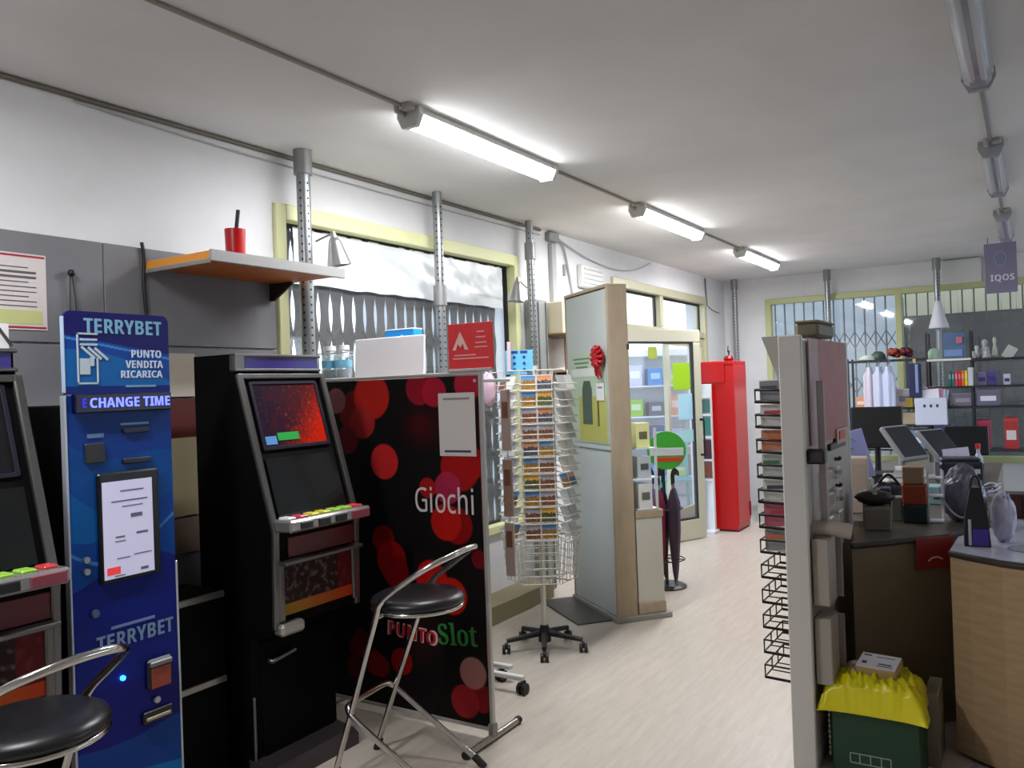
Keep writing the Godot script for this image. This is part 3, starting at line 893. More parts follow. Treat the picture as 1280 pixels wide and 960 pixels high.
# a casino-style gaming machine; local x to its right as one faces it, z out of the wall
var gaming_art: StandardMaterial3D
func slot_machine(label: String, at: Vector3, lit := true) -> Node3D:
	var t := thing("gaming_machine", label, "gaming machine", at, PI / 2, "gaming machines along the left wall")
	var prof := PackedVector2Array([Vector2(0, 0), Vector2(0.30, 0), Vector2(0.30, 0.60), Vector2(0.45, 0.66), Vector2(0.46, 1.05), Vector2(0.272, 1.70), Vector2(0.25, 1.72), Vector2(0.25, 1.79), Vector2(0, 1.79)])
	# profile is in (z, y): turn so that its x becomes local z
	var side := Transform3D(Basis(Vector3(0, 0, 1), Vector3(0, 1, 0), Vector3(-1, 0, 0)), Vector3(0.245, 0, 0))
	var b := MB.new()
	b.prism(prof, 0.49, side)
	obj("cabinet", b, matt_black(), t)
	var sil := mt(col(118, 116, 115), 0.3, 0.85)
	for s in [-1.0, 1.0]:
		var f := MB.new()
		var x: float = s * 0.238
		var ps := [Vector3(x, 0.655, 0.456), Vector3(x, 1.05, 0.468), Vector3(x, 1.70, 0.28)]
		for k in 2:
			var a: Vector3 = ps[k]
			var c: Vector3 = ps[k + 1]
			var d := c - a
			f.box(Vector3.ZERO, Vector3(0.03, d.length() + 0.01, 0.022), 0.005, Transform3D(Basis.from_euler(Vector3(atan2(d.z, d.y), 0, 0)), (a + c) / 2))
		obj("side_trim", f, sil, t)
	var dy := 0.65
	var dz := -0.188
	var sl := atan2(dz, dy)
	# slab on the slanted face: u 0 at y=1.05, 1 at y=1.70
	var on := func(x: float, u: float, out: float) -> Transform3D:
		var bs := Basis.from_euler(Vector3(sl, 0, 0))
		return Transform3D(bs, Vector3(x, 1.05 + dy * u, 0.46 + dz * u) + bs * Vector3(0, 0, out))
	var hd := MB.new()
	hd.prism(PackedVector2Array([Vector2(-0.23, 0), Vector2(0.23, 0), Vector2(0.23, 0.055), Vector2(-0.23, 0.055)]), 0.02, xr(Vector3(0, 1.725, 0.245)))
	obj("top_sign", hd, mt(col(56, 46, 128), 0.25), t)
	for y in [1.722, 1.785]: obj("top_trim", boxm(Vector3(0, y, 0.258), Vector3(0.5, 0.014, 0.03), 0.004), sil, t)
	obj("corner_block", boxm(Vector3(-0.225, 1.752, 0.255), Vector3(0.06, 0.07, 0.034), 0.006), sil, t)
	var tr := MB.new()
	tr.box(Vector3.ZERO, Vector3(0.47, 0.024, 0.02), 0.004, on.call(0, 0.985, 0.008))
	obj("bezel", tr, sil, t)
	var s1 := MB.new()
	s1.quad(Vector3(-0.18, -0.135, 0), Vector3(0.18, -0.135, 0), Vector3(0.18, 0.135, 0), Vector3(-0.18, 0.135, 0), Vector3.BACK)
	var o1 := obj("upper_screen", s1, gaming_art if lit else mt(col(14, 14, 16), 0.3), t)
	o1.transform = on.call(0.0, 0.73, 0.004)
	var fr1 := MB.new()
	for q in [[0, 0.145, 0.38, 0.016], [0, -0.145, 0.38, 0.016]]: fr1.box(Vector3(q[0], q[1], 0.003), Vector3(q[2], q[3], 0.012), 0.002, on.call(0, 0.73, 0.0))
	for q in [-0.188, 0.188]: fr1.box(Vector3(q, 0, 0.003), Vector3(0.016, 0.3, 0.012), 0.002, on.call(0, 0.73, 0.0))
	obj("screen_surround", fr1, mt(col(34, 28, 44), 0.3), t)
	var s2 := MB.new()
	s2.box(Vector3.ZERO, Vector3(0.4, 0.25, 0.006), 0.002, on.call(0, 0.27, 0.004))
	obj("lower_screen", s2, mt(col(22, 24, 25), 0.12), t)
	var gb := MB.new()
	gb.box(Vector3(-0.045, -0.098, 0.002), Vector3(0.12, 0.034, 0.003), 0.0, on.call(0, 0.73, 0.004))
	if lit: obj("screen_banner", gb, glow(col(30, 150, 60), 0.15), t)
	var bb2 := MB.new()
	bb2.box(Vector3(-0.145, -0.112, 0.002), Vector3(0.06, 0.036, 0.003), 0.0, on.call(0, 0.73, 0.004))
	if lit: obj("screen_badge", bb2, glow(col(80, 140, 200), 0.12), t)
	# console with its row of buttons
	obj("console", boxm(Vector3(0, 1.075, 0.50), Vector3(0.48, 0.05, 0.12), 0.008), mt(col(168, 165, 165), 0.25, 0.7), t)
	var bc := [col(220, 220, 220), col(196, 60, 90), col(210, 200, 60), col(210, 200, 60), col(150, 200, 70), col(150, 200, 70), col(200, 60, 60)]
	for k in 7:
		obj("button", boxm(Vector3(-0.2 + k * 0.066, 1.103, 0.5), Vector3(0.045, 0.012, 0.06), 0.004), mt(bc[k], 0.3), t)
	for k in 3: obj("button_face", boxm(Vector3(-0.15 + k * 0.1, 1.074, 0.562), Vector3(0.07, 0.03, 0.006), 0.003), mt(col(26, 26, 28), 0.3), t)
	obj("button_face", boxm(Vector3(0.17, 1.074, 0.562), Vector3(0.11, 0.036, 0.006), 0.003), mt(col(150, 70, 84), 0.3), t)
	obj("art_panel", boxm(Vector3(0.03, 0.975, 0.462), Vector3(0.4, 0.085, 0.012), 0.003), mt(col(96, 18, 26), 0.35), t)
	obj("ledge", boxm(Vector3(0, 0.92, 0.48), Vector3(0.46, 0.016, 0.07), 0.003), sil, t)
	var am := MB.new()
	am.quad(Vector3(-0.2, 0.70, 0.466), Vector3(0.2, 0.70, 0.466), Vector3(0.2, 0.905, 0.466), Vector3(-0.2, 0.905, 0.466), Vector3.BACK)
	obj("belly_art", am, belly_art, t)
	for x in [-0.215, 0.215]: obj("belly_trim", boxm(Vector3(x, 0.8, 0.466), Vector3(0.03, 0.24, 0.02), 0.006), sil, t)
	obj("coin_tray", boxm(Vector3(-0.175, 0.648, 0.465), Vector3(0.13, 0.05, 0.06), 0.012), mt(col(172, 170, 164), 0.35, 0.6), t)
	obj("lower_door", boxm(Vector3(0.02, 0.32, 0.302), Vector3(0.42, 0.5, 0.012), 0.004), matt_black(), t)
	obj("door_lock", tubem([Vector3(-0.15, 0.48, 0.305), Vector3(-0.15, 0.48, 0.33), Vector3(-0.03, 0.5, 0.335)], 0.011, 8), sil, t)
	obj("door_edge", boxm(Vector3(-0.235, 0.2, 0.304), Vector3(0.012, 0.3, 0.012), 0.003), sil, t)
	var ft := MB.new()
	ft.prism(PackedVector2Array([Vector2(0.28, 0), Vector2(0.43, 0), Vector2(0.43, 0.05), Vector2(0.4, 0.07), Vector2(0.28, 0.09)]), 0.5, Transform3D(Basis(Vector3(0, 0, 1), Vector3(0, 1, 0), Vector3(-1, 0, 0)), Vector3(0.25, 0, 0)))
	obj("foot_tray", ft, mt(col(74, 68, 70), 0.35, 0.4), t)
	return t

var belly_art: StandardMaterial3D
func gaming_corner() -> void:
	# moving-picture screen art: reds and violets with soft shapes
	var im := Image.create(96, 72, false, Image.FORMAT_RGB8)
	var nz := FastNoiseLite.new()
	nz.seed = 9; nz.frequency = 0.06
	for y in 72:
		for x in 96:
			var a := nz.get_noise_2d(x, y) * 0.5 + 0.5
			var b := nz.get_noise_2d(x * 2.4 + 300, y * 2.4) * 0.5 + 0.5
			var c := col(34, 24, 42).lerp(col(70, 26, 28), clampf(x / 70.0 + a - 0.5, 0, 1)).lerp(col(170, 30, 14), clampf((x - 46) / 50.0 + (y - 40) / 60.0 + b - 0.55, 0, 1))
			if b > 0.74: c = c.lerp(col(150, 90, 70), 0.5)
			im.set_pixel(x, y, c)
	gaming_art = pic(im, 0.2, 0.16)
	var im2 := Image.create(96, 48, false, Image.FORMAT_RGB8)
	for y in 48:
		for x in 96:
			var a := nz.get_noise_2d(x * 1.7 + 50, y * 1.7) * 0.5 + 0.5
			var c := col(40, 18, 20).lerp(col(96, 84, 78), clampf((a - 0.5) * 5.0, 0, 1))
			if y > 36: c = col(150, 120, 30).lerp(col(190, 60, 24), x / 96.0)
			elif x > 74: c = c.lerp(col(110, 14, 24), 0.7)
			im2.set_pixel(x, y, c)
	belly_art = pic(im2, 0.3)
	slot_machine("black gaming machine with slanted silver frame between the blue kiosk and the bokeh banner", Vector3(-3.10, 0, -2.6))
	slot_machine("black gaming machine partly out of frame, left of the blue kiosk", Vector3(-3.10, 0, -1.22), false)
	var card := thing("zigzag_card", "folded white card standing on top of the leftmost gaming machine", "card", Vector3(-2.9, 1.79, -1.385))
	var cz := MB.new()
	for k in 4: cz.box(Vector3(0, 0.045, 0.12 - k * 0.06), Vector3(0.003, 0.09, 0.066), 0.0, xr(Vector3.ZERO, Vector3(0, 0, 0)))
	obj("sheet", cz, paper_white, card)
	var zz := MB.new()
	for k in 4: zz.box(Vector3(0, 0, 0), Vector3(0.004, 0.075, 0.01), 0.0, xr(Vector3(0.003, 0.045, 0.13 - k * 0.07), Vector3(35 if k % 2 else -35, 0, 0)))
	obj("printed_zigzag", zz, mt(col(60, 60, 60), 0.6), card)
	# low black cabinet between kiosk and machine
	var lc := thing("black_stand", "low black stand with two silver trim bars between kiosk and gaming machine", "stand", Vector3(-3.18, 0, -2.2), PI / 2)
	obj("body", boxm(Vector3(0, 0.4, 0.13), Vector3(0.26, 0.8, 0.26), 0.006), matt_black(), lc)
	for y in [0.785, 0.43]: obj("trim_bar", boxm(Vector3(0, y, 0.265), Vector3(0.25, 0.028, 0.012), 0.003), mt(col(164, 162, 158), 0.3, 0.8), lc)
	kiosk()
	var st := bar_stool("chrome bar stool with a round black seat before the red and black banner", Vector3(-2.2, 0, -2.73))
	st.rotation.y = PI / 2 + 0.12
	dup(st, "chrome bar stool with round black seat before the blue kiosk, cut by the frame", Vector3(-2.3, 0, -1.2), PI / 2 + 0.05)

func kiosk() -> void:
	var t := thing("recharge_kiosk", "tall narrow blue recharge kiosk with a lit screen and a scrolling blue display", "kiosk", Vector3(-2.75, 0, -1.78), PI / 2)
	obj("body", boxm(Vector3(0, 0.8, -0.17), Vector3(0.385, 1.6, 0.29), 0.006), matt_black(), t)
	# printed front: flowing blue bands
	var im := Image.create(128, 512, false, Image.FORMAT_RGB8)
	for y in 512:
		for x in 128:
			var u := x / 128.0
			var v := y / 512.0
			var c := col(8, 74, 150)
			var w1 := 0.10 + 0.05 * u + 0.02 * sin(u * 5.0)
			if v < w1: c = col(14, 58, 140)
			if v > 0.20 + 0.09 * sin(u * 2.2): c = col(6, 92, 165)
			if v > 0.26 + 0.05 * sin(u * 3.0 + 1.0): c = col(8, 66, 148)
			if v > 0.38 + 0.03 * sin(u * 4.0 + 2.0): c = col(14, 32, 120)
			if v > 0.62: c = col(16, 18, 96).lerp(col(20, 26, 120), sin(u * 3.0) * 0.5 + 0.5)
			if v > 0.74 + 0.01 * sin(u * 4.0): c = col(10, 62, 140)
			if v > 0.80 + 0.04 * u: c = col(6, 110, 180)
			if absf(v - (0.30 + 0.06 * sin(u * 3.1 + 0.5))) < 0.004: c = c.lerp(col(120, 190, 230), 0.5)
			im.set_pixel(x, y, c)
	var fm := pic(im, 0.32)
	var fp := MB.new()
	fp.prism(PackedVector2Array([Vector2(-0.2, 0.0), Vector2(0.2, 0.0), Vector2(0.2, 1.63), Vector2(-0.2, 1.63)]), 0.022, xr(Vector3(0, 0, -0.024)))
	obj("front_panel", fp, fm, t)
	for x in [-0.203, 0.203]: obj("edge_trim", boxm(Vector3(x, 0.5 if x > 0 else 0.815, -0.012), Vector3(0.008, 1.0 if x > 0 else 1.63, 0.028), 0.002), mt(col(190, 196, 205), 0.35, 0.4), t)
	# header sign
	var im2 := Image.create(128, 96, false, Image.FORMAT_RGB8)
	for y in 96:
		for x in 128:
			var u := x / 128.0
			var v := y / 96.0
			var c := col(24, 20, 96)
			if v > 0.28 + 0.22 * u: c = col(10, 64, 150)
			if v > 0.30 + 0.24 * u and v < 0.33 + 0.24 * u: c = col(60, 130, 200)
			if v > 0.45 + 0.4 * u * u: c = col(12, 96, 168)
			if v > 0.9: c = col(14, 38, 120)
			im2.set_pixel(x, y, c)
	var hp := PackedVector2Array()
	for k in 5: hp.append(Vector2(0.175 + 0.025 * sin(k * PI / 8), 1.895 + 0.025 * cos(k * PI / 8)))
	hp.append(Vector2(0.2, 1.635)); hp.append(Vector2(-0.2, 1.635))
	for k in 5: hp.append(Vector2(-0.175 - 0.025 * cos(k * PI / 8), 1.895 + 0.025 * sin(k * PI / 8)))
	var hb := MB.new()
	hb.prism(hp, 0.014, xr(Vector3(0, 0, -0.014)))
	var head := obj("header_sign", hb, pic(im2, 0.3), t)
	obj("sign_edge", boxm(Vector3(-0.2025, 1.77, -0.006), Vector3(0.006, 0.26, 0.018), 0.002), mt(col(170, 190, 215), 0.4), head)
	var lt := mt(col(120, 175, 205), 0.45)
	var wh := mt(col(206, 218, 236), 0.45)
	words(head, "TERRYBET", 0.30, 0.05, xr(Vector3(0.02, 1.872, 0.001)), lt)
	words(head, "PUNTO", 0.12, 0.028, xr(Vector3(0.106, 1.777, 0.001)), wh)
	words(head, "VENDITA", 0.15, 0.027, xr(Vector3(0.097, 1.739, 0.001)), wh)
	words(head, "RICARICA", 0.166, 0.026, xr(Vector3(0.086, 1.703, 0.001)), wh)
	# cash pictogram on the sign
	var lg := MB.new()
	for q in [[-0.155, 1.758, 0.006, 0.175], [-0.085, 1.715, 0.006, 0.09]]: lg.box(Vector3(q[0], q[1], 0.002), Vector3(q[2], q[3], 0.002))
	for q in [[-0.12, 1.843, 0.076, 0.006], [-0.12, 1.672, 0.076, 0.006]]: lg.box(Vector3(q[0], q[1], 0.002), Vector3(q[2], q[3], 0.002))
	for k in 2: lg.box(Vector3(-0.115, 1.823 - k * 0.017, 0.002), Vector3(0.062, 0.007, 0.002), 0.0)
	for k in 3: lg.box(Vector3.ZERO, Vector3(0.062, 0.009, 0.002), 0.0, xr(Vector3(-0.118 + k * 0.024, 1.778 - k * 0.002, 0.0022), Vector3(0, 0, -40)))
	lg.box(Vector3(-0.13, 1.73, 0.002), Vector3(0.036, 0.055, 0.002))
	lg.box(Vector3(-0.105, 1.747, 0.002), Vector3(0.016, 0.03, 0.002))
	obj("pictogram", lg, mt(col(190, 205, 215), 0.45), head)
	obj("small_print", boxm(Vector3(0.08, 1.66, 0.001), Vector3(0.12, 0.007, 0.002), 0.0), mt(col(120, 170, 205), 0.45), head)
	# scrolling display
	var led := obj("led_display", boxm(Vector3(0.005, 1.603, 0.008), Vector3(0.37, 0.066, 0.03), 0.004), mt(col(10, 8, 42), 0.25), t)
	words(led, "CHANGE TIME", 0.31, 0.034, xr(Vector3(0.025, 1.604, 0.0245)), glow(col(90, 100, 255), 1.5))
	words(led, "E", 0.014, 0.03, xr(Vector3(-0.15, 1.604, 0.0245)), glow(col(40, 30, 200), 0.7))
	var bd := mt(col(14, 20, 40), 0.35)
	obj("note_slot", boxm(Vector3(0.052, 1.5, 0.002), Vector3(0.1, 0.018, 0.012), 0.003), bd, t)
	obj("slot_caption", boxm(Vector3(0.05, 1.525, 0.0), Vector3(0.11, 0.008, 0.002), 0.0), mt(col(130, 170, 205), 0.5), t)
	obj("card_slot", boxm(Vector3(0.052, 1.392, 0.002), Vector3(0.11, 0.02, 0.012), 0.003), bd, t)
	obj("coin_slot", boxm(Vector3(-0.105, 1.43, 0.002), Vector3(0.072, 0.07, 0.012), 0.004), mt(col(40, 40, 42), 0.4), t)
	obj("slot_caption", boxm(Vector3(-0.1, 1.49, 0.0), Vector3(0.06, 0.014, 0.002), 0.0), mt(col(90, 130, 175), 0.5), t)
	# touch screen with its frame
	obj("screen_frame", boxm(Vector3(0.014, 1.165, 0.004), Vector3(0.235, 0.385, 0.02), 0.006), mt(col(10, 10, 12), 0.3), t)
	var scr := obj("screen", boxm(Vector3(0.004, 1.157, 0.0145), Vector3(0.192, 0.338, 0.003), 0.0), glow(col(196, 194, 222), 0.2), t)
	var sp := MB.new()
	for q in [[0.02, 1.29, 0.09, 0.005], [0.01, 1.255, 0.14, 0.005], [0.02, 1.235, 0.08, 0.004], [0.035, 1.2, 0.045, 0.014], [-0.03, 1.13, 0.035, 0.006], [0.055, 1.135, 0.045, 0.008], [-0.03, 1.115, 0.04, 0.004], [0.055, 1.06, 0.07, 0.004], [-0.02, 1.055, 0.05, 0.004], [0.06, 1.005, 0.03, 0.01], [-0.035, 0.995, 0.04, 0.004]]:
		sp.box(Vector3(q[0], q[1], 0.0165), Vector3(q[2], q[3], 0.001))
	obj("screen_lines", sp, mt(col(110, 108, 140), 0.5), scr).set_meta("kind", "stuff")
	obj("screen_button", boxm(Vector3(-0.058, 1.015, 0.0165), Vector3(0.05, 0.026, 0.001), 0.0), glow(col(225, 60, 60), 0.25), scr)
	for y in [1.07, 1.03]: obj("lock", tubem([Vector3(-0.15, y, 0.0), Vector3(-0.15, y, 0.012)], 0.011, 12), mt(col(170, 172, 178), 0.3, 0.8), t)
	obj("round_lock", tubem([Vector3(-0.124, 0.882, 0.0), Vector3(-0.124, 0.882, 0.01)], 0.014, 14), mt(col(90, 105, 140), 0.35, 0.5), t)
	words(t, "TERRYBET", 0.3, 0.052, xr(Vector3(0.03, 0.77, 0.0)), mt(col(112, 140, 176), 0.45))
	obj("small_print", boxm(Vector3(0.02, 0.815, 0.0), Vector3(0.17, 0.01, 0.002), 0.0), mt(col(110, 130, 180), 0.5), t)
	obj("blue_lamp", tubem([Vector3(-0.03, 0.632, 0.0), Vector3(-0.03, 0.632, 0.008)], 0.009, 12), glow(col(40, 150, 255), 3.0), t)
	var rd := obj("card_reader", boxm(Vector3(0.112, 0.61, 0.006), Vector3(0.1, 0.11, 0.02), 0.008), mt(col(26, 24, 30), 0.35), t)
	obj("reader_face", boxm(Vector3(0.112, 0.597, 0.0175), Vector3(0.08, 0.075, 0.004), 0.002), mt(col(150, 62, 44), 0.4), rd)
	obj("reader_lip", boxm(Vector3(0.112, 0.648, 0.02), Vector3(0.09, 0.02, 0.012), 0.004), mt(col(120, 122, 124), 0.4, 0.4), rd)
	obj("knob", tubem([Vector3(0.099, 0.514, 0.0), Vector3(0.099, 0.514, 0.012)], 0.012, 12), mt(col(180, 184, 190), 0.3, 0.7), t)
	var ct := obj("change_tray", boxm(Vector3(0.1, 0.46, 0.004), Vector3(0.12, 0.045, 0.016), 0.004), mt(col(14, 14, 24), 0.35), t)
	obj("tray_lip", boxm(Vector3(0.1, 0.455, 0.0135), Vector3(0.1, 0.012, 0.006), 0.002), mt(col(170, 165, 140), 0.35, 0.6), ct)

func bar_stool(label: String, at: Vector3) -> Node3D:
	var t := thing("bar_stool", label, "bar stool", at, PI / 2, "chrome folding bar stools")
	var s := MB.new()
	s.lathe([Vector2(0, 0.775), Vector2(0.1, 0.774), Vector2(0.165, 0.768), Vector2(0.19, 0.755), Vector2(0.196, 0.74), Vector2(0.19, 0.728), Vector2(0.17, 0.722), Vector2(0.0, 0.722)], 32, Transform3D.IDENTITY, true)
	var sm := noisy(51, 0.05, col(22, 22, 24), col(30, 30, 32), 0.34)
	obj("seat", s, sm, t)
	var rim := []
	for k in 28: rim.append(Vector3(0.186 * cos(TAU * k / 28.0), 0.717, 0.186 * sin(TAU * k / 28.0)))
	obj("seat_ring", tubem(rim, 0.009, 8, true), chrome, t)
	var half := [Vector3(-0.155, 0.012, -0.34), Vector3(-0.17, 0.36, -0.21), Vector3(-0.19, 0.69, -0.085), Vector3(-0.2, 0.77, -0.045), Vector3(-0.197, 0.85, 0.06), Vector3(-0.17, 0.915, 0.16), Vector3(-0.1, 0.95, 0.225), Vector3(0, 0.96, 0.24)]
	var full := half.duplicate()
	for k in range(half.size() - 2, -1, -1): full.append(Vector3(-half[k].x, half[k].y, half[k].z))
	obj("leg_and_back_hoop", tubem(smooth(full, 5), 0.0125, 10), chrome, t)
	var hb := [Vector3(-0.165, 0.012, 0.19), Vector3(-0.17, 0.13, 0.0), Vector3(-0.172, 0.26, -0.2), Vector3(-0.16, 0.3, -0.255), Vector3(-0.12, 0.31, -0.27), Vector3(0, 0.31, -0.272)]
	var fb := hb.duplicate()
	for k in range(hb.size() - 2, -1, -1): fb.append(Vector3(-hb[k].x, hb[k].y, hb[k].z))
	obj("folding_leg_frame", tubem(smooth(fb, 5), 0.0125, 10), chrome, t)
	for x in [-1.0, 1.0]:
		obj("seat_bracket", tubem([Vector3(x * 0.186, 0.7, -0.082), Vector3(x * 0.1, 0.716, -0.05)], 0.008, 8), chrome, t)
		obj("rubber_foot", tubem([Vector3(x * 0.155, 0.0, -0.342), Vector3(x * 0.156, 0.05, -0.322)], 0.016, 10), mt(col(30, 28, 26), 0.7), t)
		obj("rubber_foot", tubem([Vector3(x * 0.165, 0.0, 0.2), Vector3(x * 0.166, 0.04, 0.15)], 0.016, 10), mt(col(30, 28, 26), 0.7), t)
	return t

func caster(parent: Node3D, at: Vector3, r := 0.026) -> void:
	var w := MB.new()
	for s in [-1.0, 1.0]: w.tube([at + Vector3(s * 0.006, r, 0), at + Vector3(s * 0.024, r, 0)], r, 14)
	w.tube([at + Vector3(0, r, 0), at + Vector3(0, r * 2.4, 0)], 0.008, 8)
	w.box(at + Vector3(0, r * 1.9, 0), Vector3(0.02, r * 0.8, r * 1.6), 0.004)
	obj("caster", w, mt(col(24, 23, 23), 0.5), parent)

func banner_and_rack() -> void:
	var t := thing("banner_stand", "tall red and black bokeh banner stand reading Giochi and PUNTO Slot", "banner", Vector3(-3.15, 0, -3.16))
	var im := Image.create(300, 486, false, Image.FORMAT_RGB8)
	im.fill(col(17, 14, 14))
	disc(im, 200, 70, 60, 50, col(60, 8, 14), 0.9, 0.8)
	disc(im, 190, 380, 50, 60, col(50, 22, 22), 0.9, 0.7)
	var D := [[0.246, 0.097, 0.1, 150, 28, 30], [0.355, 0.05, 0.105, 196, 36, 26], [0.29, 0.13, 0.075, 176, 40, 40], [0.117, 0.06, 0.06, 176, 116, 112], [0.185, 0.185, 0.065, 120, 20, 36], [0.069, 0.249, 0.05, 110, 20, 40],
		[0.66, 0.03, 0.075, 150, 18, 40], [0.747, 0.043, 0.065, 170, 24, 50], [0.654, 0.137, 0.045, 64, 8, 14], [0.425, 0.251, 0.08, 206, 40, 40], [0.943, 0.024, 0.07, 176, 32, 52], [0.881, 0.265, 0.1, 172, 18, 18], [0.808, 0.324, 0.07, 170, 40, 76], [0.689, 0.326, 0.045, 170, 22, 26], [0.95, 0.25, 0.07, 160, 18, 20],
		[0.856, 0.433, 0.08, 142, 12, 12], [0.791, 0.425, 0.08, 186, 24, 18], [0.402, 0.491, 0.065, 136, 10, 10], [0.45, 0.55, 0.085, 166, 14, 18], [0.473, 0.585, 0.076, 150, 14, 24], [0.694, 0.597, 0.085, 190, 18, 18], [0.81, 0.64, 0.08, 186, 28, 18], [0.976, 0.525, 0.04, 110, 12, 22],
		[0.207, 0.838, 0.05, 98, 8, 8], [0.23, 0.80, 0.04, 80, 6, 6], [0.322, 0.878, 0.058, 130, 10, 10], [0.36, 0.885, 0.05, 120, 10, 12], [0.493, 0.858, 0.06, 156, 12, 12], [0.186, 0.902, 0.05, 90, 8, 8], [0.962, 0.923, 0.06, 150, 16, 22], [0.866, 0.94, 0.072, 178, 32, 44], [0.917, 0.854, 0.068, 196, 134, 130]]
	for d in D: disc(im, d[0] * 300, d[1] * 486, d[2] * 352, d[2] * 352, col(d[3], d[4], d[5]), 0.12, 0.92)
	var cl := MB.new()
	cl.prism(PackedVector2Array([Vector2(0, 0.06), Vector2(1.0, 0.06), Vector2(1.0, 1.67), Vector2(0, 1.67)]), 0.006)
	obj("printed_panel", cl, pic(im, 0.45), t)
	var sil := mt(col(196, 194, 190), 0.35, 0.5)
	obj("upright", boxm(Vector3(1.015, 0.85, 0.0), Vector3(0.022, 1.66, 0.022), 0.004), sil, t)
	obj("upright", boxm(Vector3(-0.012, 0.85, 0.0), Vector3(0.02, 1.66, 0.022), 0.004), sil, t)
	obj("top_rail", boxm(Vector3(0.5, 1.68, 0.0), Vector3(1.05, 0.018, 0.022), 0.004), sil, t)
	obj("bottom_rail", boxm(Vector3(0.5, 0.05, 0.0), Vector3(1.05, 0.018, 0.02), 0.004), sil, t)
	for x in [0.03, 1.015]:
		obj("foot", tubem([Vector3(x, 0.016, -0.21), Vector3(x, 0.016, 0.21)], 0.016, 10), mt(col(170, 166, 158), 0.3, 0.8), t)
	for z in [-0.215, 0.215]: obj("foot_cap", tubem([Vector3(1.015, 0.017, z - 0.012), Vector3(1.015, 0.017, z + 0.012)], 0.018, 10), mt(col(24, 22, 20), 0.6), t)
	obj("foot_clamp", boxm(Vector3(1.015, 0.05, 0), Vector3(0.034, 0.06, 0.036), 0.005), mt(col(150, 146, 138), 0.35, 0.6), t)
	obj("rear_arm", boxm(Vector3(0.985, 1.645, -0.14), Vector3(0.016, 0.016, 0.3), 0.003), sil, t)
	obj("hanging_cord", tubem([Vector3(0.972, 1.645, -0.278), Vector3(0.972, 0.7, -0.278)], 0.003, 5), sil, t)
	words(t, "Giochi", 0.34, 0.125, xr(Vector3(0.785, 1.09, 0.006)), mt(col(214, 206, 204), 0.5), false)
	words(t, "PUNTO", 0.31, 0.072, xr(Vector3(0.567, 0.436, 0.006), Vector3(0, 0, -4)), mt(col(226, 178, 178), 0.5), true)
	words(t, "PUNTO", 0.285, 0.06, xr(Vector3(0.567, 0.436, 0.0085), Vector3(0, 0, -4)), mt(col(176, 22, 34), 0.5), true)
	words(t, "Slot", 0.225, 0.105, xr(Vector3(0.835, 0.462, 0.006), Vector3(0, 0, 4)), mt(col(46, 134, 58), 0.5), true, true)
	# paper taped to the banner
	var ps := thing("taped_sheet", "plain white printed sheet taped to the upper right of the bokeh banner", "sheet", Vector3(-2.27, 1.3, -3.15))
	obj("paper", boxm(Vector3(0, 0.145, 0.0), Vector3(0.208, 0.295, 0.002), 0.0), mt(col(206, 200, 196), 0.7), ps)
	for y in [0.265, 0.02]: obj("printed_line", boxm(Vector3(0.0, y, 0.0015), Vector3(0.15, 0.01, 0.001), 0.0), mt(col(140, 134, 132) if y > 0.1 else col(64, 60, 62), 0.7), ps)
	# white rack behind the banner
	var r := thing("rolling_rack", "white rolling rack standing behind the bokeh banner", "rack", Vector3(-2.90, 0, -3.5))
	for x in [-0.41, 0.41]:
		for z in [-0.16, 0.16]:
			obj("upright", boxm(Vector3(x, 0.86, z), Vector3(0.024, 1.58, 0.024), 0.004), white, r)
	for z in [-0.21, -0.33]:
		obj("base_bar", boxm(Vector3(0.08, 0.085, z), Vector3([1.04, 0.74][int(z < -0.3)], 0.026, 0.03), 0.005), white, r)
		caster(r, Vector3(0.59 if z > -0.3 else 0.38, 0, z), 0.03)
		caster(r, Vector3(-0.26, 0, z), 0.03)
	obj("base_bar", boxm(Vector3(0.0, 0.085, -0.09), Vector3(0.05, 0.026, 0.5), 0.005), white, r)
	for x in [-0.3, 0.3]: caster(r, Vector3(x, 0, 0.13), 0.03)
	for y in [0.14, 0.62, 1.14, 1.655]:
		obj("shelf", boxm(Vector3(0, y, 0), Vector3(0.84, 0.022, 0.36), 0.004), white, r)
	var W := MB.new()
	for z in [-0.17, 0.17]: W.tube([Vector3(-0.42, 1.83, z), Vector3(-0.2, 1.83, z)], 0.004, 6)
	for x in [-0.42, -0.2]: W.tube([Vector3(x, 1.66, 0.17), Vector3(x, 1.83, 0.17), Vector3(x, 1.83, -0.17), Vector3(x, 1.66, -0.17)], 0.004, 6)
	obj("wire_guard", W, mt(col(196, 198, 200), 0.35, 0.4), r)
	var top := 1.666
	# things on the rack
	for k in 2:
		var j := thing("clear_jar", ["clear jar with a blue label, left one behind the top of the banner", "clear jar with a blue label, right one behind the top of the banner"][k], "jar", Vector3(-3.265 + k * 0.1, top, -3.36), 0.0, "clear jars on the rolling rack")
		var jb := MB.new()
		jb.lathe([Vector2(0, 0), Vector2(0.044, 0), Vector2(0.046, 0.14), Vector2(0.03, 0.17), Vector2(0.03, 0.185), Vector2(0.027, 0.185), Vector2(0.027, 0.17), Vector2(0.042, 0.14), Vector2(0.04, 0.006), Vector2(0, 0.006)], 20)
		obj("glass", jb, clear(0.25, col(220, 235, 240), 0.08), j)
		var ct := MB.new()
		ct.lathe([Vector2(0, 0.008), Vector2(0.039, 0.008), Vector2(0.039, 0.075), Vector2(0, 0.075)], 18)
		obj("contents", ct, mt(col(70, 82, 92), 0.6), j)
		var lb := MB.new()
		lb.lathe([Vector2(0.0465, 0.085), Vector2(0.0475, 0.125)], 20)
		obj("label_band", lb, mt(col(120, 190, 225), 0.5), j)
		var ld := MB.new()
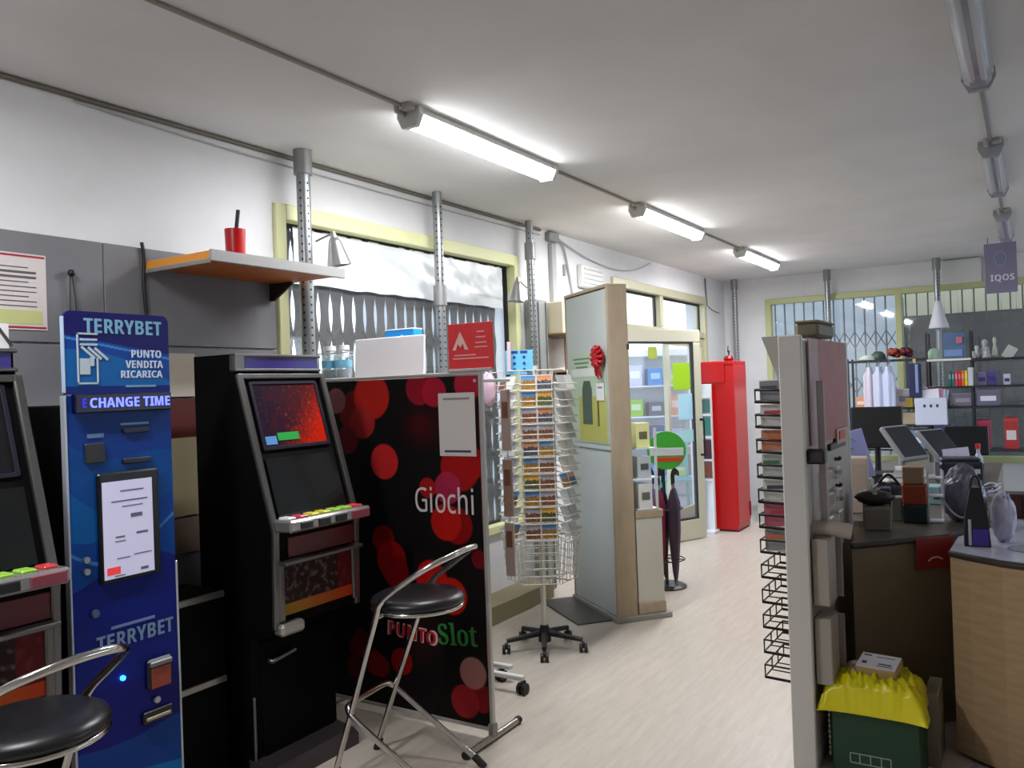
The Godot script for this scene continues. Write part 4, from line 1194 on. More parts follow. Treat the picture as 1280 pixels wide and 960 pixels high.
		ld.lathe([Vector2(0.034, 0.18), Vector2(0.034, 0.205), Vector2(0, 0.205)], 18)
		obj("lid", ld, mt(col(225, 228, 230), 0.4), j)
	var wb := thing("white_board", "blank white card board leaning behind the top of the banner", "board", Vector3(-2.85, top, -3.36))
	obj("sheet", boxm(Vector3(0, 0.115, 0), Vector3(0.47, 0.23, 0.014), 0.003, xr(Vector3.ZERO, Vector3(-4, 0, 0))), mt(col(244, 244, 246), 0.55), wb)
	obj("easel", boxm(Vector3(0, 0.085, -0.08), Vector3(0.04, 0.17, 0.006), 0.0, xr(Vector3.ZERO, Vector3(14, 0, 0))), white, wb)
	var bx := thing("blue_box", "small bright blue box peeping over the blank white board", "box", Vector3(-2.92, top, -3.58))
	obj("carton", boxm(Vector3(0, 0.14, 0), Vector3(0.2, 0.28, 0.08), 0.004), mt(col(24, 140, 214), 0.4), bx)
	obj("flap", boxm(Vector3(0, 0.283, 0), Vector3(0.2, 0.006, 0.085), 0.002), mt(col(220, 226, 230), 0.5), bx)
	obj("spot", tubem([Vector3(0.02, 0.235, 0.04), Vector3(0.02, 0.235, 0.0415)], 0.018, 14), mt(col(170, 215, 240), 0.5), bx)
	var rc := thing("red_display_card", "red display card with a white figure emblem above the banner's right end", "card", Vector3(-2.185, 1.69, -3.16))
	obj("card", boxm(Vector3(0, 0.115, 0), Vector3(0.25, 0.215, 0.006), 0.001), mt(col(226, 52, 58), 0.45), rc)
	obj("base", boxm(Vector3(0, 0.006, 0), Vector3(0.24, 0.014, 0.03), 0.002), mt(col(190, 184, 180), 0.4), rc)
	var em := MB.new()
	em.prism(PackedVector2Array([Vector2(-0.1, 0.1), Vector2(-0.055, 0.185), Vector2(-0.01, 0.1), Vector2(-0.03, 0.1), Vector2(-0.04, 0.13), Vector2(-0.055, 0.112), Vector2(-0.07, 0.13), Vector2(-0.08, 0.1)]), 0.002, xr(Vector3(0, 0, 0.003)))
	obj("emblem", em, mt(col(238, 196, 190), 0.5), rc)
	var ln := MB.new()
	for q in [[0.06, 0.18, 0.04], [0.06, 0.155, 0.05], [0.06, 0.13, 0.06], [0.06, 0.11, 0.07], [0.0, 0.06, 0.2], [-0.03, 0.075, 0.12]]: ln.box(Vector3(q[0], q[1], 0.004), Vector3(q[2], 0.006, 0.002))
	obj("printed_lines", ln, mt(col(236, 170, 166), 0.5), rc)
	# kraft strips hung on the rack's right end
	var hs := [[1.45, 0.3, col(190, 184, 176), "pale card strip, upper one hung behind the right edge of the banner"], [1.12, 0.28, col(172, 156, 138), "light brown card strip, middle one hung behind the right edge of the banner"], [0.82, 0.26, col(196, 190, 180), "whitish card strip, lowest one hung behind the right edge of the banner"]]
	for q in hs:
		var mb := MB.new()
		mb.box(Vector3(-2.178, q[0], -3.43), Vector3(0.052, q[1], 0.012), 0.002)
		var cs := one("card_strip", q[3], "card", mb, mt(q[2], 0.6))
		obj("print_patch", boxm(Vector3(-2.178, q[0] + 0.05, -3.4235), Vector3(0.034, 0.08, 0.001), 0.0), mt(col(128, 100, 78), 0.6), cs)

func inst(called: String, mesh: Mesh, m: Material, parent: Node, xf: Transform3D) -> MeshInstance3D:
	var o := MeshInstance3D.new()
	o.name = numbered(called, parent)
	o.mesh = mesh
	o.material_override = m
	parent.add_child(o, true)
	o.transform = xf
	return o

func view_card(sd: int) -> Image:
	# a small landscape: sky, hills, sea or roofs in soft blocks
	var im := Image.create(36, 26, false, Image.FORMAT_RGB8)
	var nz := FastNoiseLite.new()
	nz.seed = sd; nz.frequency = 0.09
	var sky: Color = [col(120, 170, 215), col(215, 160, 60), col(70, 120, 170), col(150, 150, 160), col(190, 120, 80)][sd % 5]
	var land: Color = [col(120, 96, 70), col(196, 140, 50), col(80, 90, 110), col(96, 110, 60), col(150, 90, 60)][(sd * 3) % 5]
	for y in 26:
		for x in 36:
			var hline := 9.0 + 5.0 * nz.get_noise_1d(x * 2.0)
			var c: Color = sky.lerp(Color.WHITE, y / 40.0)
			if y > hline:
				c = land.lerp(col(44, 40, 38), clampf(nz.get_noise_2d(x * 4.0, y * 4.0) * 1.6 + 0.35, 0, 1))
				if nz.get_noise_2d(x * 7.0 + 90, y * 7.0) > 0.35: c = c.lerp(col(235, 215, 170), 0.6)
			if x < 1 or y < 1 or x > 34 or y > 24: c = col(225, 222, 214)
			im.set_pixel(x, y, c)
	return im

func postcard_stand() -> void:
	var at := Vector3(-2.58, 0, -4.42)
	var turn := deg_to_rad(31.0)
	var t := thing("postcard_spinner", "revolving white wire postcard stand on a black five-star caster base", "postcard stand", at, turn)
	var wire := mt(col(216, 214, 204), 0.35, 0.3)
	obj("pole", tubem([Vector3(0, 0.09, 0), Vector3(0, 1.74, 0)], 0.017, 12), wire, t)
	var hub := MB.new()
	hub.lathe([Vector2(0, 0.05), Vector2(0.04, 0.05), Vector2(0.036, 0.12), Vector2(0.022, 0.15), Vector2(0, 0.15)], 18)
	obj("hub", hub, black, t)
	for k in 5:
		var a := TAU * k / 5.0 + 0.35
		var d := Vector3(cos(a), 0, sin(a))
		var arm := MB.new()
		arm.tube([d * 0.03 + Vector3(0, 0.1, 0), d * 0.24 + Vector3(0, 0.075, 0)], 0.02, 8, false, 0.014)
		obj("base_arm", arm, mt(col(26, 24, 24), 0.42), t)
		caster(t, d * 0.245, 0.026)
	var hw := 0.098
	var ap := 0.17
	var pd := 0.055
	var rows := 10
	var y0 := 0.715
	var pitch := 0.098
	for fc in 6:
		var W := MB.new()
		var B := Transform3D(Basis(Vector3.UP, fc * PI / 3), Vector3.ZERO)
		for x in [-hw, hw]:
			W.tube([B * Vector3(x, 0.45, ap), B * Vector3(x, 1.71, ap)], 0.0048, 5)
		for r in rows:
			var y := y0 + r * pitch
			W.tube([B * Vector3(-hw, y, ap), B * Vector3(-hw * 0.98, y - 0.012, ap + pd), B * Vector3(hw * 0.98, y - 0.012, ap + pd), B * Vector3(hw, y, ap)], 0.0042, 5)
			W.tube([B * Vector3(-hw, y + 0.035, ap), B * Vector3(-hw * 0.98, y + 0.026, ap + pd + 0.01), B * Vector3(hw * 0.98, y + 0.026, ap + pd + 0.01), B * Vector3(hw, y + 0.035, ap)], 0.0034, 5)
		obj("wire_pockets", W, wire, t)
		var G := MB.new()
		for k in 5: G.tube([B * Vector3(-hw + k * 0.049, 0.44, ap + 0.02), B * Vector3(-hw + k * 0.049, 0.68, ap + 0.04)], 0.0028, 4)
		for k in 6: G.tube([B * Vector3(-hw - 0.012, 0.44 + k * 0.047, ap + 0.02 + k * 0.004), B * Vector3(hw + 0.012, 0.44 + k * 0.047, ap + 0.02 + k * 0.004)], 0.0028, 4)
		obj("wire_basket", G, wire, t)
	var P := MB.new()
	for y in [0.44, 0.715, 1.2, 1.71]:
		for fc in 3:
			var B2 := Basis(Vector3.UP, fc * PI / 3 + PI / 6)
			P.tube([B2 * Vector3(-0.196, y, 0), B2 * Vector3(0.196, y, 0)], 0.005, 5)
	obj("spokes", P, wire, t)
	# the cards
	var pics := []
	for k in 12: pics.append(pic(view_card(k + 2), 0.35))
	var plain := [mt(col(206, 205, 200), 0.35), mt(col(176, 176, 172), 0.35), mt(col(212, 206, 206), 0.35), mt(col(150, 150, 142), 0.35), mt(col(190, 186, 172), 0.35)]
	var cm := MB.new()
	cm.prism(PackedVector2Array([Vector2(-0.045, 0), Vector2(0.045, 0), Vector2(0.045, 0.088), Vector2(-0.045, 0.088)]), 0.006)
	var cmesh := cm.mesh()
	var rown := ["lowest", "ninth", "eighth", "seventh", "sixth", "fifth", "fourth", "third", "second", "topmost"]
	var base := t.transform
	for fc in [0, 5, 1]:
		var B := Transform3D(Basis(Vector3.UP, fc * PI / 3), Vector3.ZERO)
		for r in rows:
			for s in 2:
				var x := -0.047 + 0.094 * s
				var dp: float = 0.036 if fc == 0 else 0.044
				var xf := base * B * Transform3D(Basis.from_euler(Vector3(-0.15 if fc == 0 else -0.34, rng.randf_range(-0.05, 0.05), 0)), Vector3(x, y0 + r * pitch - 0.006, ap + dp))
				var m: Material = pics[(r * 5 + s * 3 + rng.randi() % 3) % 12] if fc == 0 or rng.randf() < 0.15 else plain[rng.randi() % 5]
				var o := inst("postcard", cmesh, m, self, xf)
				var side: String = {0: "facing side", 5: "left side", 1: "right side"}[fc]
				tag(o, "%s postcard in the %s row on the %s of the wire spinner" % [["left", "right"][s], rown[r], side], "postcard", "postcards in the wire spinner")
	var pt := MB.new()
	pt.tube([base * Vector3(-0.16, 1.71, 0.03), base * Vector3(-0.155, 1.89, 0.03)], 0.013, 10)
	one("paper_tube", "slim pale pink paper tube standing on the left of the wire spinner's top", "tube", pt, mt(col(206, 184, 190), 0.5))
	# pinkish bag hung on the left flank
	var pk := thing("pink_bag", "thin pinkish plastic bag hanging at the upper left of the wire spinner", "bag", base * Vector3(-0.29, 1.50, 0.03), 0.3)
	var pkm := MB.new()
	pkm.blob(Vector3(0, 0.1, 0), Vector3(0.1, 0.21, 0.06), 0.3, 3.0, 77, 12)
	obj("film", pkm, mt(col(196, 168, 180), 0.3), pk)
	obj("loop", tubem([Vector3(0, 0.2, 0), Vector3(0.09, 0.21, -0.02)], 0.004, 5), mt(col(200, 180, 186), 0.4), pk)
	# price card on top
	var bc := thing("blue_card", "light blue card with dark symbols standing on top of the postcard stand", "card", Vector3(-2.68, 1.69, -4.40), deg_to_rad(28))
	obj("card", boxm(Vector3(0, 0.075, 0), Vector3(0.17, 0.15, 0.005), 0.001), mt(col(96, 176, 218), 0.5), bc)
	var sy := MB.new()
	for x in [-0.03, 0.03]:
		for k in 3: sy.prism(PackedVector2Array([Vector2(-0.011, 0), Vector2(0, -0.012), Vector2(0.011, 0), Vector2(0, 0.012)]), 0.002, xr(Vector3(x, 0.03 + k * 0.038, 0.0025)))
		sy.box(Vector3(x, 0.138, 0.003), Vector3(0.045, 0.016, 0.002))
	obj("symbols", sy, mt(col(30, 52, 110), 0.5), bc)
	var kb := thing("kraft_bag", "brown paper bag standing on the ledge below the cream cabinet", "bag", Vector3(-3.12, 1.74, -6.08))
	var kbm := MB.new()
	kbm.prism(PackedVector2Array([Vector2(-0.08, 0), Vector2(0.08, 0), Vector2(0.085, 0.2), Vector2(0.07, 0.28), Vector2(-0.07, 0.28), Vector2(-0.085, 0.2)]), 0.22, Transform3D(Basis(Vector3.UP, PI / 2), Vector3(-0.1, 0, 0)))
	obj("body", kbm, mt(col(150, 128, 116), 0.7), kb)
	var lg := thing("wall_ledge", "short wooden wall ledge carrying the brown paper bag", "shelf", Vector3(WX, 1.725, -6.12))
	obj("board", boxm(Vector3(0.2, 0.006, 0), Vector3(0.4, 0.014, 0.46), 0.002), oak, lg)
	obj("bracket", boxm(Vector3(0.1, -0.05, 0), Vector3(0.2, 0.1, 0.014), 0.003), mt(col(60, 50, 40), 0.5), lg)

func partition_unit() -> void:
	var wood := noisy(61, 0.015, col(166, 148, 124), col(184, 166, 140), 0.5, Vector3(4, 0.8, 4))
	var t := thing("display_partition", "tall angled display partition with a pale grey back and wooden edges", "partition", Vector3(-2.40, 0, -5.11), deg_to_rad(-38.9))
	obj("back_panel", boxm(Vector3(-0.37, 1.15, -0.012), Vector3(0.69, 2.22, 0.024), 0.002), mt(col(196, 202, 198), 0.55), t)
	obj("side_panel", boxm(Vector3(-0.012, 1.15, -0.07), Vector3(0.026, 2.24, 0.15), 0.003), wood, t)
	obj("side_panel", boxm(Vector3(-0.725, 1.15, -0.07), Vector3(0.022, 2.24, 0.15), 0.003), wood, t)
	obj("top_panel", boxm(Vector3(-0.37, 2.28, -0.07), Vector3(0.735, 0.022, 0.155), 0.003), wood, t)
	obj("inner_panel", boxm(Vector3(-0.37, 1.15, -0.135), Vector3(0.68, 2.22, 0.02), 0.002), mt(col(206, 206, 198), 0.55), t)
	obj("low_cabinet", boxm(Vector3(-0.37, 0.40, -0.26), Vector3(0.72, 0.58, 0.2), 0.004), mt(col(206, 204, 192), 0.55), t)
	obj("low_top", boxm(Vector3(-0.37, 0.715, -0.262), Vector3(0.735, 0.05, 0.21), 0.004), wood, t)
	obj("low_skirting", boxm(Vector3(-0.37, 0.075, -0.262), Vector3(0.735, 0.075, 0.21), 0.004), wood, t)
	obj("base_plate", boxm(Vector3(-0.36, 0.018, -0.19), Vector3(0.76, 0.036, 0.42), 0.004), mt(col(150, 150, 142), 0.5), t)
	obj("floor_shade_plate", boxm(Vector3(-0.42, 0.006, 0.14), Vector3(0.7, 0.012, 0.26), 0.003), mt(col(78, 76, 72), 0.5), t)  # dark plate added on the floor to stand for its shade
	obj("seam_rail", boxm(Vector3(-0.36, 1.16, 0.004), Vector3(0.66, 0.008, 0.008), 0.002), mt(col(120, 126, 124), 0.5), t)
	obj("hinge", boxm(Vector3(0.003, 1.86, -0.14), Vector3(0.006, 0.04, 0.02), 0.002), mt(col(60, 55, 50), 0.4), t)
	var B := t.transform
	# poster
	var p := thing("green_poster", "pale green and yellow poster with a dark green bottle shape on the partition", "poster", B * Vector3(-0.35, 1.2, 0.002), t.rotation.y)
	obj("paper", boxm(Vector3(0, 0.32, 0.002), Vector3(0.6, 0.64, 0.003), 0.0), mt(col(190, 205, 180), 0.6), p)
	obj("yellow_field", boxm(Vector3(0.06, 0.17, 0.004), Vector3(0.46, 0.32, 0.002), 0.0), mt(col(188, 186, 96), 0.6), p)
	var bo := MB.new()
	bo.prism(PackedVector2Array([Vector2(-0.1, 0.13), Vector2(0.06, 0.13), Vector2(0.06, 0.38), Vector2(0.03, 0.44), Vector2(-0.07, 0.44), Vector2(-0.1, 0.38)]), 0.003, xr(Vector3(0.0, 0.0, 0.004)))
	obj("bottle_print", bo, mt(col(78, 96, 80), 0.6), p)
	obj("stroke_print", boxm(Vector3(0.16, 0.22, 0.006), Vector3(0.025, 0.2, 0.002), 0.0, xr(Vector3.ZERO, Vector3(0, 0, 0))), mt(col(96, 90, 46), 0.6), p)
	obj("text_block", boxm(Vector3(-0.08, 0.5, 0.005), Vector3(0.4, 0.06, 0.002), 0.0), mt(col(222, 224, 216), 0.6), p)
	var ll := MB.new()
	for k in 3: ll.box(Vector3(-0.1, 0.6 - k * 0.03, 0.005), Vector3(0.3 - k * 0.05, 0.012, 0.002))
	obj("printed_lines", ll, mt(col(120, 140, 110), 0.6), p)
	var tg := MB.new()
	tg.box(B * Vector3(-0.16, 1.62, 0.014), Vector3(0.13, 0.15, 0.003), 0.0)
	var tgo := thing("white_tag", "small white price tag pinned on the green poster below the red bow", "tag", B * Vector3(-0.14, 1.5, 0.012), t.rotation.y)
	obj("card", boxm(Vector3(0, 0.06, 0), Vector3(0.12, 0.12, 0.003), 0.0), paper_white, tgo)
	obj("printed_line", boxm(Vector3(0, 0.09, 0.002), Vector3(0.07, 0.01, 0.001), 0.0), mt(col(110, 110, 120), 0.6), tgo)
	# red bow
	var bw := thing("red_bow", "red gift bow with hanging ribbon tails on the upper right of the partition", "bow", B * Vector3(-0.1, 1.80, 0.03), t.rotation.y)
	var bm := MB.new()
	for k in 11:
		var a := TAU * k / 11.0
		var lp := [Vector3.ZERO, Vector3(cos(a) * 0.045, sin(a) * 0.045, 0.03), Vector3(cos(a) * 0.075, sin(a) * 0.07, 0.02), Vector3(cos(a + 0.35) * 0.05, sin(a + 0.35) * 0.05, 0.0), Vector3.ZERO]
		bm.tube(smooth(lp, 4), 0.014, 6)
	bm.blob(Vector3(0, 0, 0.02), Vector3(0.06, 0.06, 0.04), 0.1, 3, 4, 8)
	obj("loops", bm, mt(col(172, 14, 22), 0.35), bw)
	for k in 4:
		obj("ribbon_tail", tubem(smooth([Vector3(-0.02 + k * 0.018, -0.03, 0.01), Vector3(-0.03 + k * 0.022, -0.08, 0.02), Vector3(-0.035 + k * 0.028, -0.13 - 0.015 * (k % 2), 0.01)]), 0.006, 5), mt(col(160, 12, 20), 0.35), bw)
	# tiered stand with packets on the low cabinet
	var st := thing("tiered_stand", "small white tiered stand of packets on the partition's low cabinet", "stand", B * Vector3(-0.2, 0.74, -0.26), t.rotation.y)
	for y in [0.006, 0.22, 0.42]:
		obj("tier", boxm(Vector3(0, y, 0), Vector3(0.38, 0.008, 0.17), 0.001), mt(col(220, 222, 224), 0.4), st)
	for x in [-0.185, 0.185]: obj("stand_side", boxm(Vector3(x, 0.28, -0.07), Vector3(0.006, 0.56, 0.02), 0.001), mt(col(210, 212, 214), 0.4), st)
	var pk := [[0.11, 0.0, 0.13, 0.17, col(222, 222, 216), "white packet on the lowest tier beside the wooden edge"], [0.0, 0.0, 0.09, 0.15, col(150, 120, 96), "brown packet on the lowest tier"], [-0.1, 0.0, 0.09, 0.16, col(90, 60, 70), "plum packet on the lowest tier, deepest in"],
		[0.12, 0.216, 0.1, 0.14, col(190, 196, 200), "grey boxed packet on the middle tier"], [0.02, 0.216, 0.07, 0.12, col(196, 60, 40), "red packet on the middle tier"], [-0.08, 0.216, 0.08, 0.13, col(230, 200, 50), "yellow packet on the middle tier, deepest in"],
		[0.12, 0.416, 0.09, 0.17, col(232, 232, 160), "pale yellow packet on the top tier"], [0.03, 0.416, 0.07, 0.12, col(40, 150, 205), "bright blue packet on the top tier"], [-0.07, 0.416, 0.08, 0.15, col(224, 228, 232), "white packet on the top tier, deepest in"]]
	for q in pk:
		var g := thing("packet", "%s of the white packet stand" % q[5], "packet", B * Vector3(-0.2 + q[0], 0.75 + q[1], -0.25), t.rotation.y, "packets on the tiered stand")
		var gm := MB.new()
		gm.prism(PackedVector2Array([Vector2(-q[2] / 2, 0), Vector2(q[2] / 2, 0), Vector2(q[2] / 2 * 0.96, q[3] * 0.5), Vector2(q[2] / 2, q[3]), Vector2(-q[2] / 2, q[3]), Vector2(-q[2] / 2 * 0.96, q[3] * 0.5)]), 0.1, xr(Vector3(0, 0, -0.05)))
		obj("wrapper", gm, mt(q[4], 0.35), g)
		obj("print_band", boxm(Vector3(q[2] / 2 + 0.0008, q[3] * 0.5, 0), Vector3(0.0016, q[3] * 0.3, 0.06), 0.0), mt(q[4].darkened(0.55), 0.4), g)
		obj("front_band", boxm(Vector3(0, q[3] * 0.55, -0.0508), Vector3(q[2] * 0.7, q[3] * 0.3, 0.0016), 0.0), mt(q[4].lightened(0.4), 0.4), g)
	# umbrella stand
	var us := thing("umbrella_stand", "round based stand on the floor holding dark folded umbrellas", "umbrella stand", Vector3(-2.48, 0, -6.2))
	var ub := MB.new()
	ub.lathe([Vector2(0, 0), Vector2(0.15, 0), Vector2(0.15, 0.012), Vector2(0.12, 0.028), Vector2(0, 0.03)], 26)
	obj("base", ub, mt(col(70, 68, 62), 0.3, 0.6), us)
	obj("pole", tubem([Vector3(0, 0.03, 0), Vector3(0, 1.22, 0)], 0.01, 10), mt(col(60, 60, 60), 0.3, 0.7), us)
	for y in [0.22, 0.62]:
		var rg := []
		for k in 18: rg.append(Vector3(0.142 * cos(TAU * k / 18.0), y, 0.142 * sin(TAU * k / 18.0)))
		for k in 5:
			var sa := TAU * (k + 0.5) / 5.0 + 0.4
			obj("spoke", tubem([Vector3(0, y, 0), Vector3(0.142 * cos(sa), y, 0.142 * sin(sa))], 0.004, 5), mt(col(60, 60, 60), 0.3, 0.7), us)
		obj("ring", tubem(rg, 0.005, 6, true), mt(col(60, 60, 60), 0.3, 0.7), us)
	var uc := [[col(62, 40, 62), "dark purple"], [col(126, 24, 66), "magenta"], [col(128, 116, 150), "lilac grey"], [col(22, 22, 26), "black"], [col(92, 84, 120), "dusky violet"]]
	for k in 5:
		var a := TAU * k / 5.0 + 0.4
		var u := thing("umbrella", "%s folded umbrella standing in the round based stand by the door" % uc[k][1], "umbrella", Vector3(-2.48 + 0.086 * cos(a), 0.03, -6.2 + 0.086 * sin(a)), a, "folded umbrellas in the stand")
		var um := MB.new()
		var pf := [Vector2(0.006, 0.02), Vector2(0.018, 0.1), Vector2(0.042, 0.4), Vector2(0.046, 0.62), Vector2(0.02, 0.72), Vector2(0.012, 0.74)]
		um.lathe(pf, 10, Transform3D.IDENTITY, true)
		obj("canopy", um, mt(uc[k][0], 0.6), u)
		obj("shaft", tubem([Vector3(0, 0.0, 0), Vector3(0, 0.8, 0)], 0.005, 6), mt(col(120, 120, 122), 0.3, 0.8), u)
		obj("handle", tubem(smooth([Vector3(0, 0.78, 0), Vector3(0, 0.86, 0), Vector3(0.02, 0.9, 0), Vector3(0.045, 0.885, 0), Vector3(0.05, 0.85, 0)]), 0.009, 7), mt(col(46, 30, 26), 0.4), u)
	var gd := thing("green_disc", "round green and white toy pack with a red edge above the umbrellas", "toy", Vector3(-2.43, 0.93, -6.15), deg_to_rad(22))
	var gm2 := MB.new()
	gm2.tube([Vector3(0, 0.15, -0.02), Vector3(0, 0.15, 0.02)], 0.15, 28)
	obj("disc", gm2, mt(col(70, 180, 60), 0.4), gd)
	obj("white_band", boxm(Vector3(0, 0.14, 0.021), Vector3(0.26, 0.06, 0.003), 0.001), mt(col(220, 228, 230), 0.4), gd)
	obj("red_band", boxm(Vector3(0.02, 0.08, 0.021), Vector3(0.2, 0.035, 0.003), 0.001), mt(col(222, 70, 40), 0.4), gd)

func far_left_corner() -> void:
	var t := thing("red_cabinet", "tall glossy red cabinet in the far left corner", "cabinet", Vector3(-2.85, 0, -8.95))
	var rm := mt(col(188, 4, 6), 0.3)
	obj("body", boxm(Vector3(0, 0.9, 0), Vector3(0.36, 1.76, 0.44), 0.006), rm, t)
	obj("front_panel", boxm(Vector3(0.183, 0.93, 0), Vector3(0.012, 1.7, 0.43), 0.004), mt(col(200, 14, 16), 0.28), t)
	obj("top_panel", boxm(Vector3(0, 1.80, 0), Vector3(0.37, 0.04, 0.45), 0.005), rm, t)
	obj("lintel", boxm(Vector3(-0.05, 1.70, 0.232), Vector3(0.27, 0.22, 0.02), 0.004), rm, t)
	obj("plinth", boxm(Vector3(0, 0.012, 0), Vector3(0.34, 0.024, 0.42), 0.003), mt(col(80, 10, 12), 0.5), t)
	obj("handle", boxm(Vector3(0.194, 0.2, -0.19), Vector3(0.012, 0.16, 0.016), 0.004), mt(col(120, 20, 20), 0.3), t)
	var v := thing("red_vase", "small dark red pot with a black stem on top of the red cabinet", "pot", Vector3(-2.78, 1.82, -8.95))
	var vm := MB.new()
	vm.lathe([Vector2(0, 0), Vector2(0.045, 0), Vector2(0.055, 0.03), Vector2(0.04, 0.06), Vector2(0, 0.06)], 18)
	obj("pot", vm, mt(col(120, 12, 18), 0.35), v)
	var sm := MB.new()
	sm.tube(smooth([Vector3(0, 0.05, 0), Vector3(0.005, 0.1, 0), Vector3(-0.005, 0.14, 0), Vector3(0, 0.17, 0)]), 0.01, 7, false, 0.004)
	sm.blob(Vector3(0, 0.11, 0), Vector3(0.03, 0.035, 0.03), 0.2, 3, 2, 7)
	obj("stem", sm, mt(col(40, 40, 42), 0.5), v)
	var bb3 := MB.new()
	bb3.box(Vector3(-3.06, 1.86, -8.9), Vector3(0.06, 0.08, 0.2), 0.004)
	var l := thing("leaflet_rack", "narrow white leaflet rack with teal and burgundy leaflets before the red cabinet", "leaflet rack", Vector3(-2.945, 0, -8.63))
	obj("back_board", boxm(Vector3(0, 0.79, -0.02), Vector3(0.11, 1.58, 0.016), 0.003), mt(col(226, 226, 228), 0.45), l)
	for x in [-0.057, 0.057]: obj("side_rail", boxm(Vector3(x, 0.79, 0), Vector3(0.008, 1.58, 0.05), 0.002), white, l)
	for y in [0.56, 0.77, 1.01, 1.25, 1.44]: obj("pocket", boxm(Vector3(0, y, 0.012), Vector3(0.108, 0.016, 0.03), 0.002), white, l)
	obj("foot", boxm(Vector3(0, 0.015, 0.02), Vector3(0.16, 0.03, 0.16), 0.004), white, l)
	var lc := [[1.345, 0.14, col(70, 110, 104), "dark teal leaflet, topmost"], [1.13, 0.19, col(60, 120, 108), "teal leaflet, second from top"], [0.885, 0.2, col(72, 24, 42), "burgundy leaflet, third from top"], [0.665, 0.17, col(130, 66, 44), "rust brown leaflet, lowest"]]
	for q in lc:
		var mb := MB.new()
		mb.box(Vector3(-2.945, q[0], -8.63), Vector3(0.09, q[1], 0.006), 0.0)
		one("leaflet", "%s in the narrow white rack before the red cabinet" % q[3], "leaflet", mb, mt(q[2], 0.5), "leaflets in the narrow white rack")
	var ds := MB.new()
	ds.box(Vector3(-2.42, 0.75, -9.7), Vector3(0.5, 1.5, 0.5), 0.006)
	one("grey_cabinet", "plain pale grey cabinet at the back wall right of the red cabinet", "cabinet", ds, mt(col(196, 200, 198), 0.5))

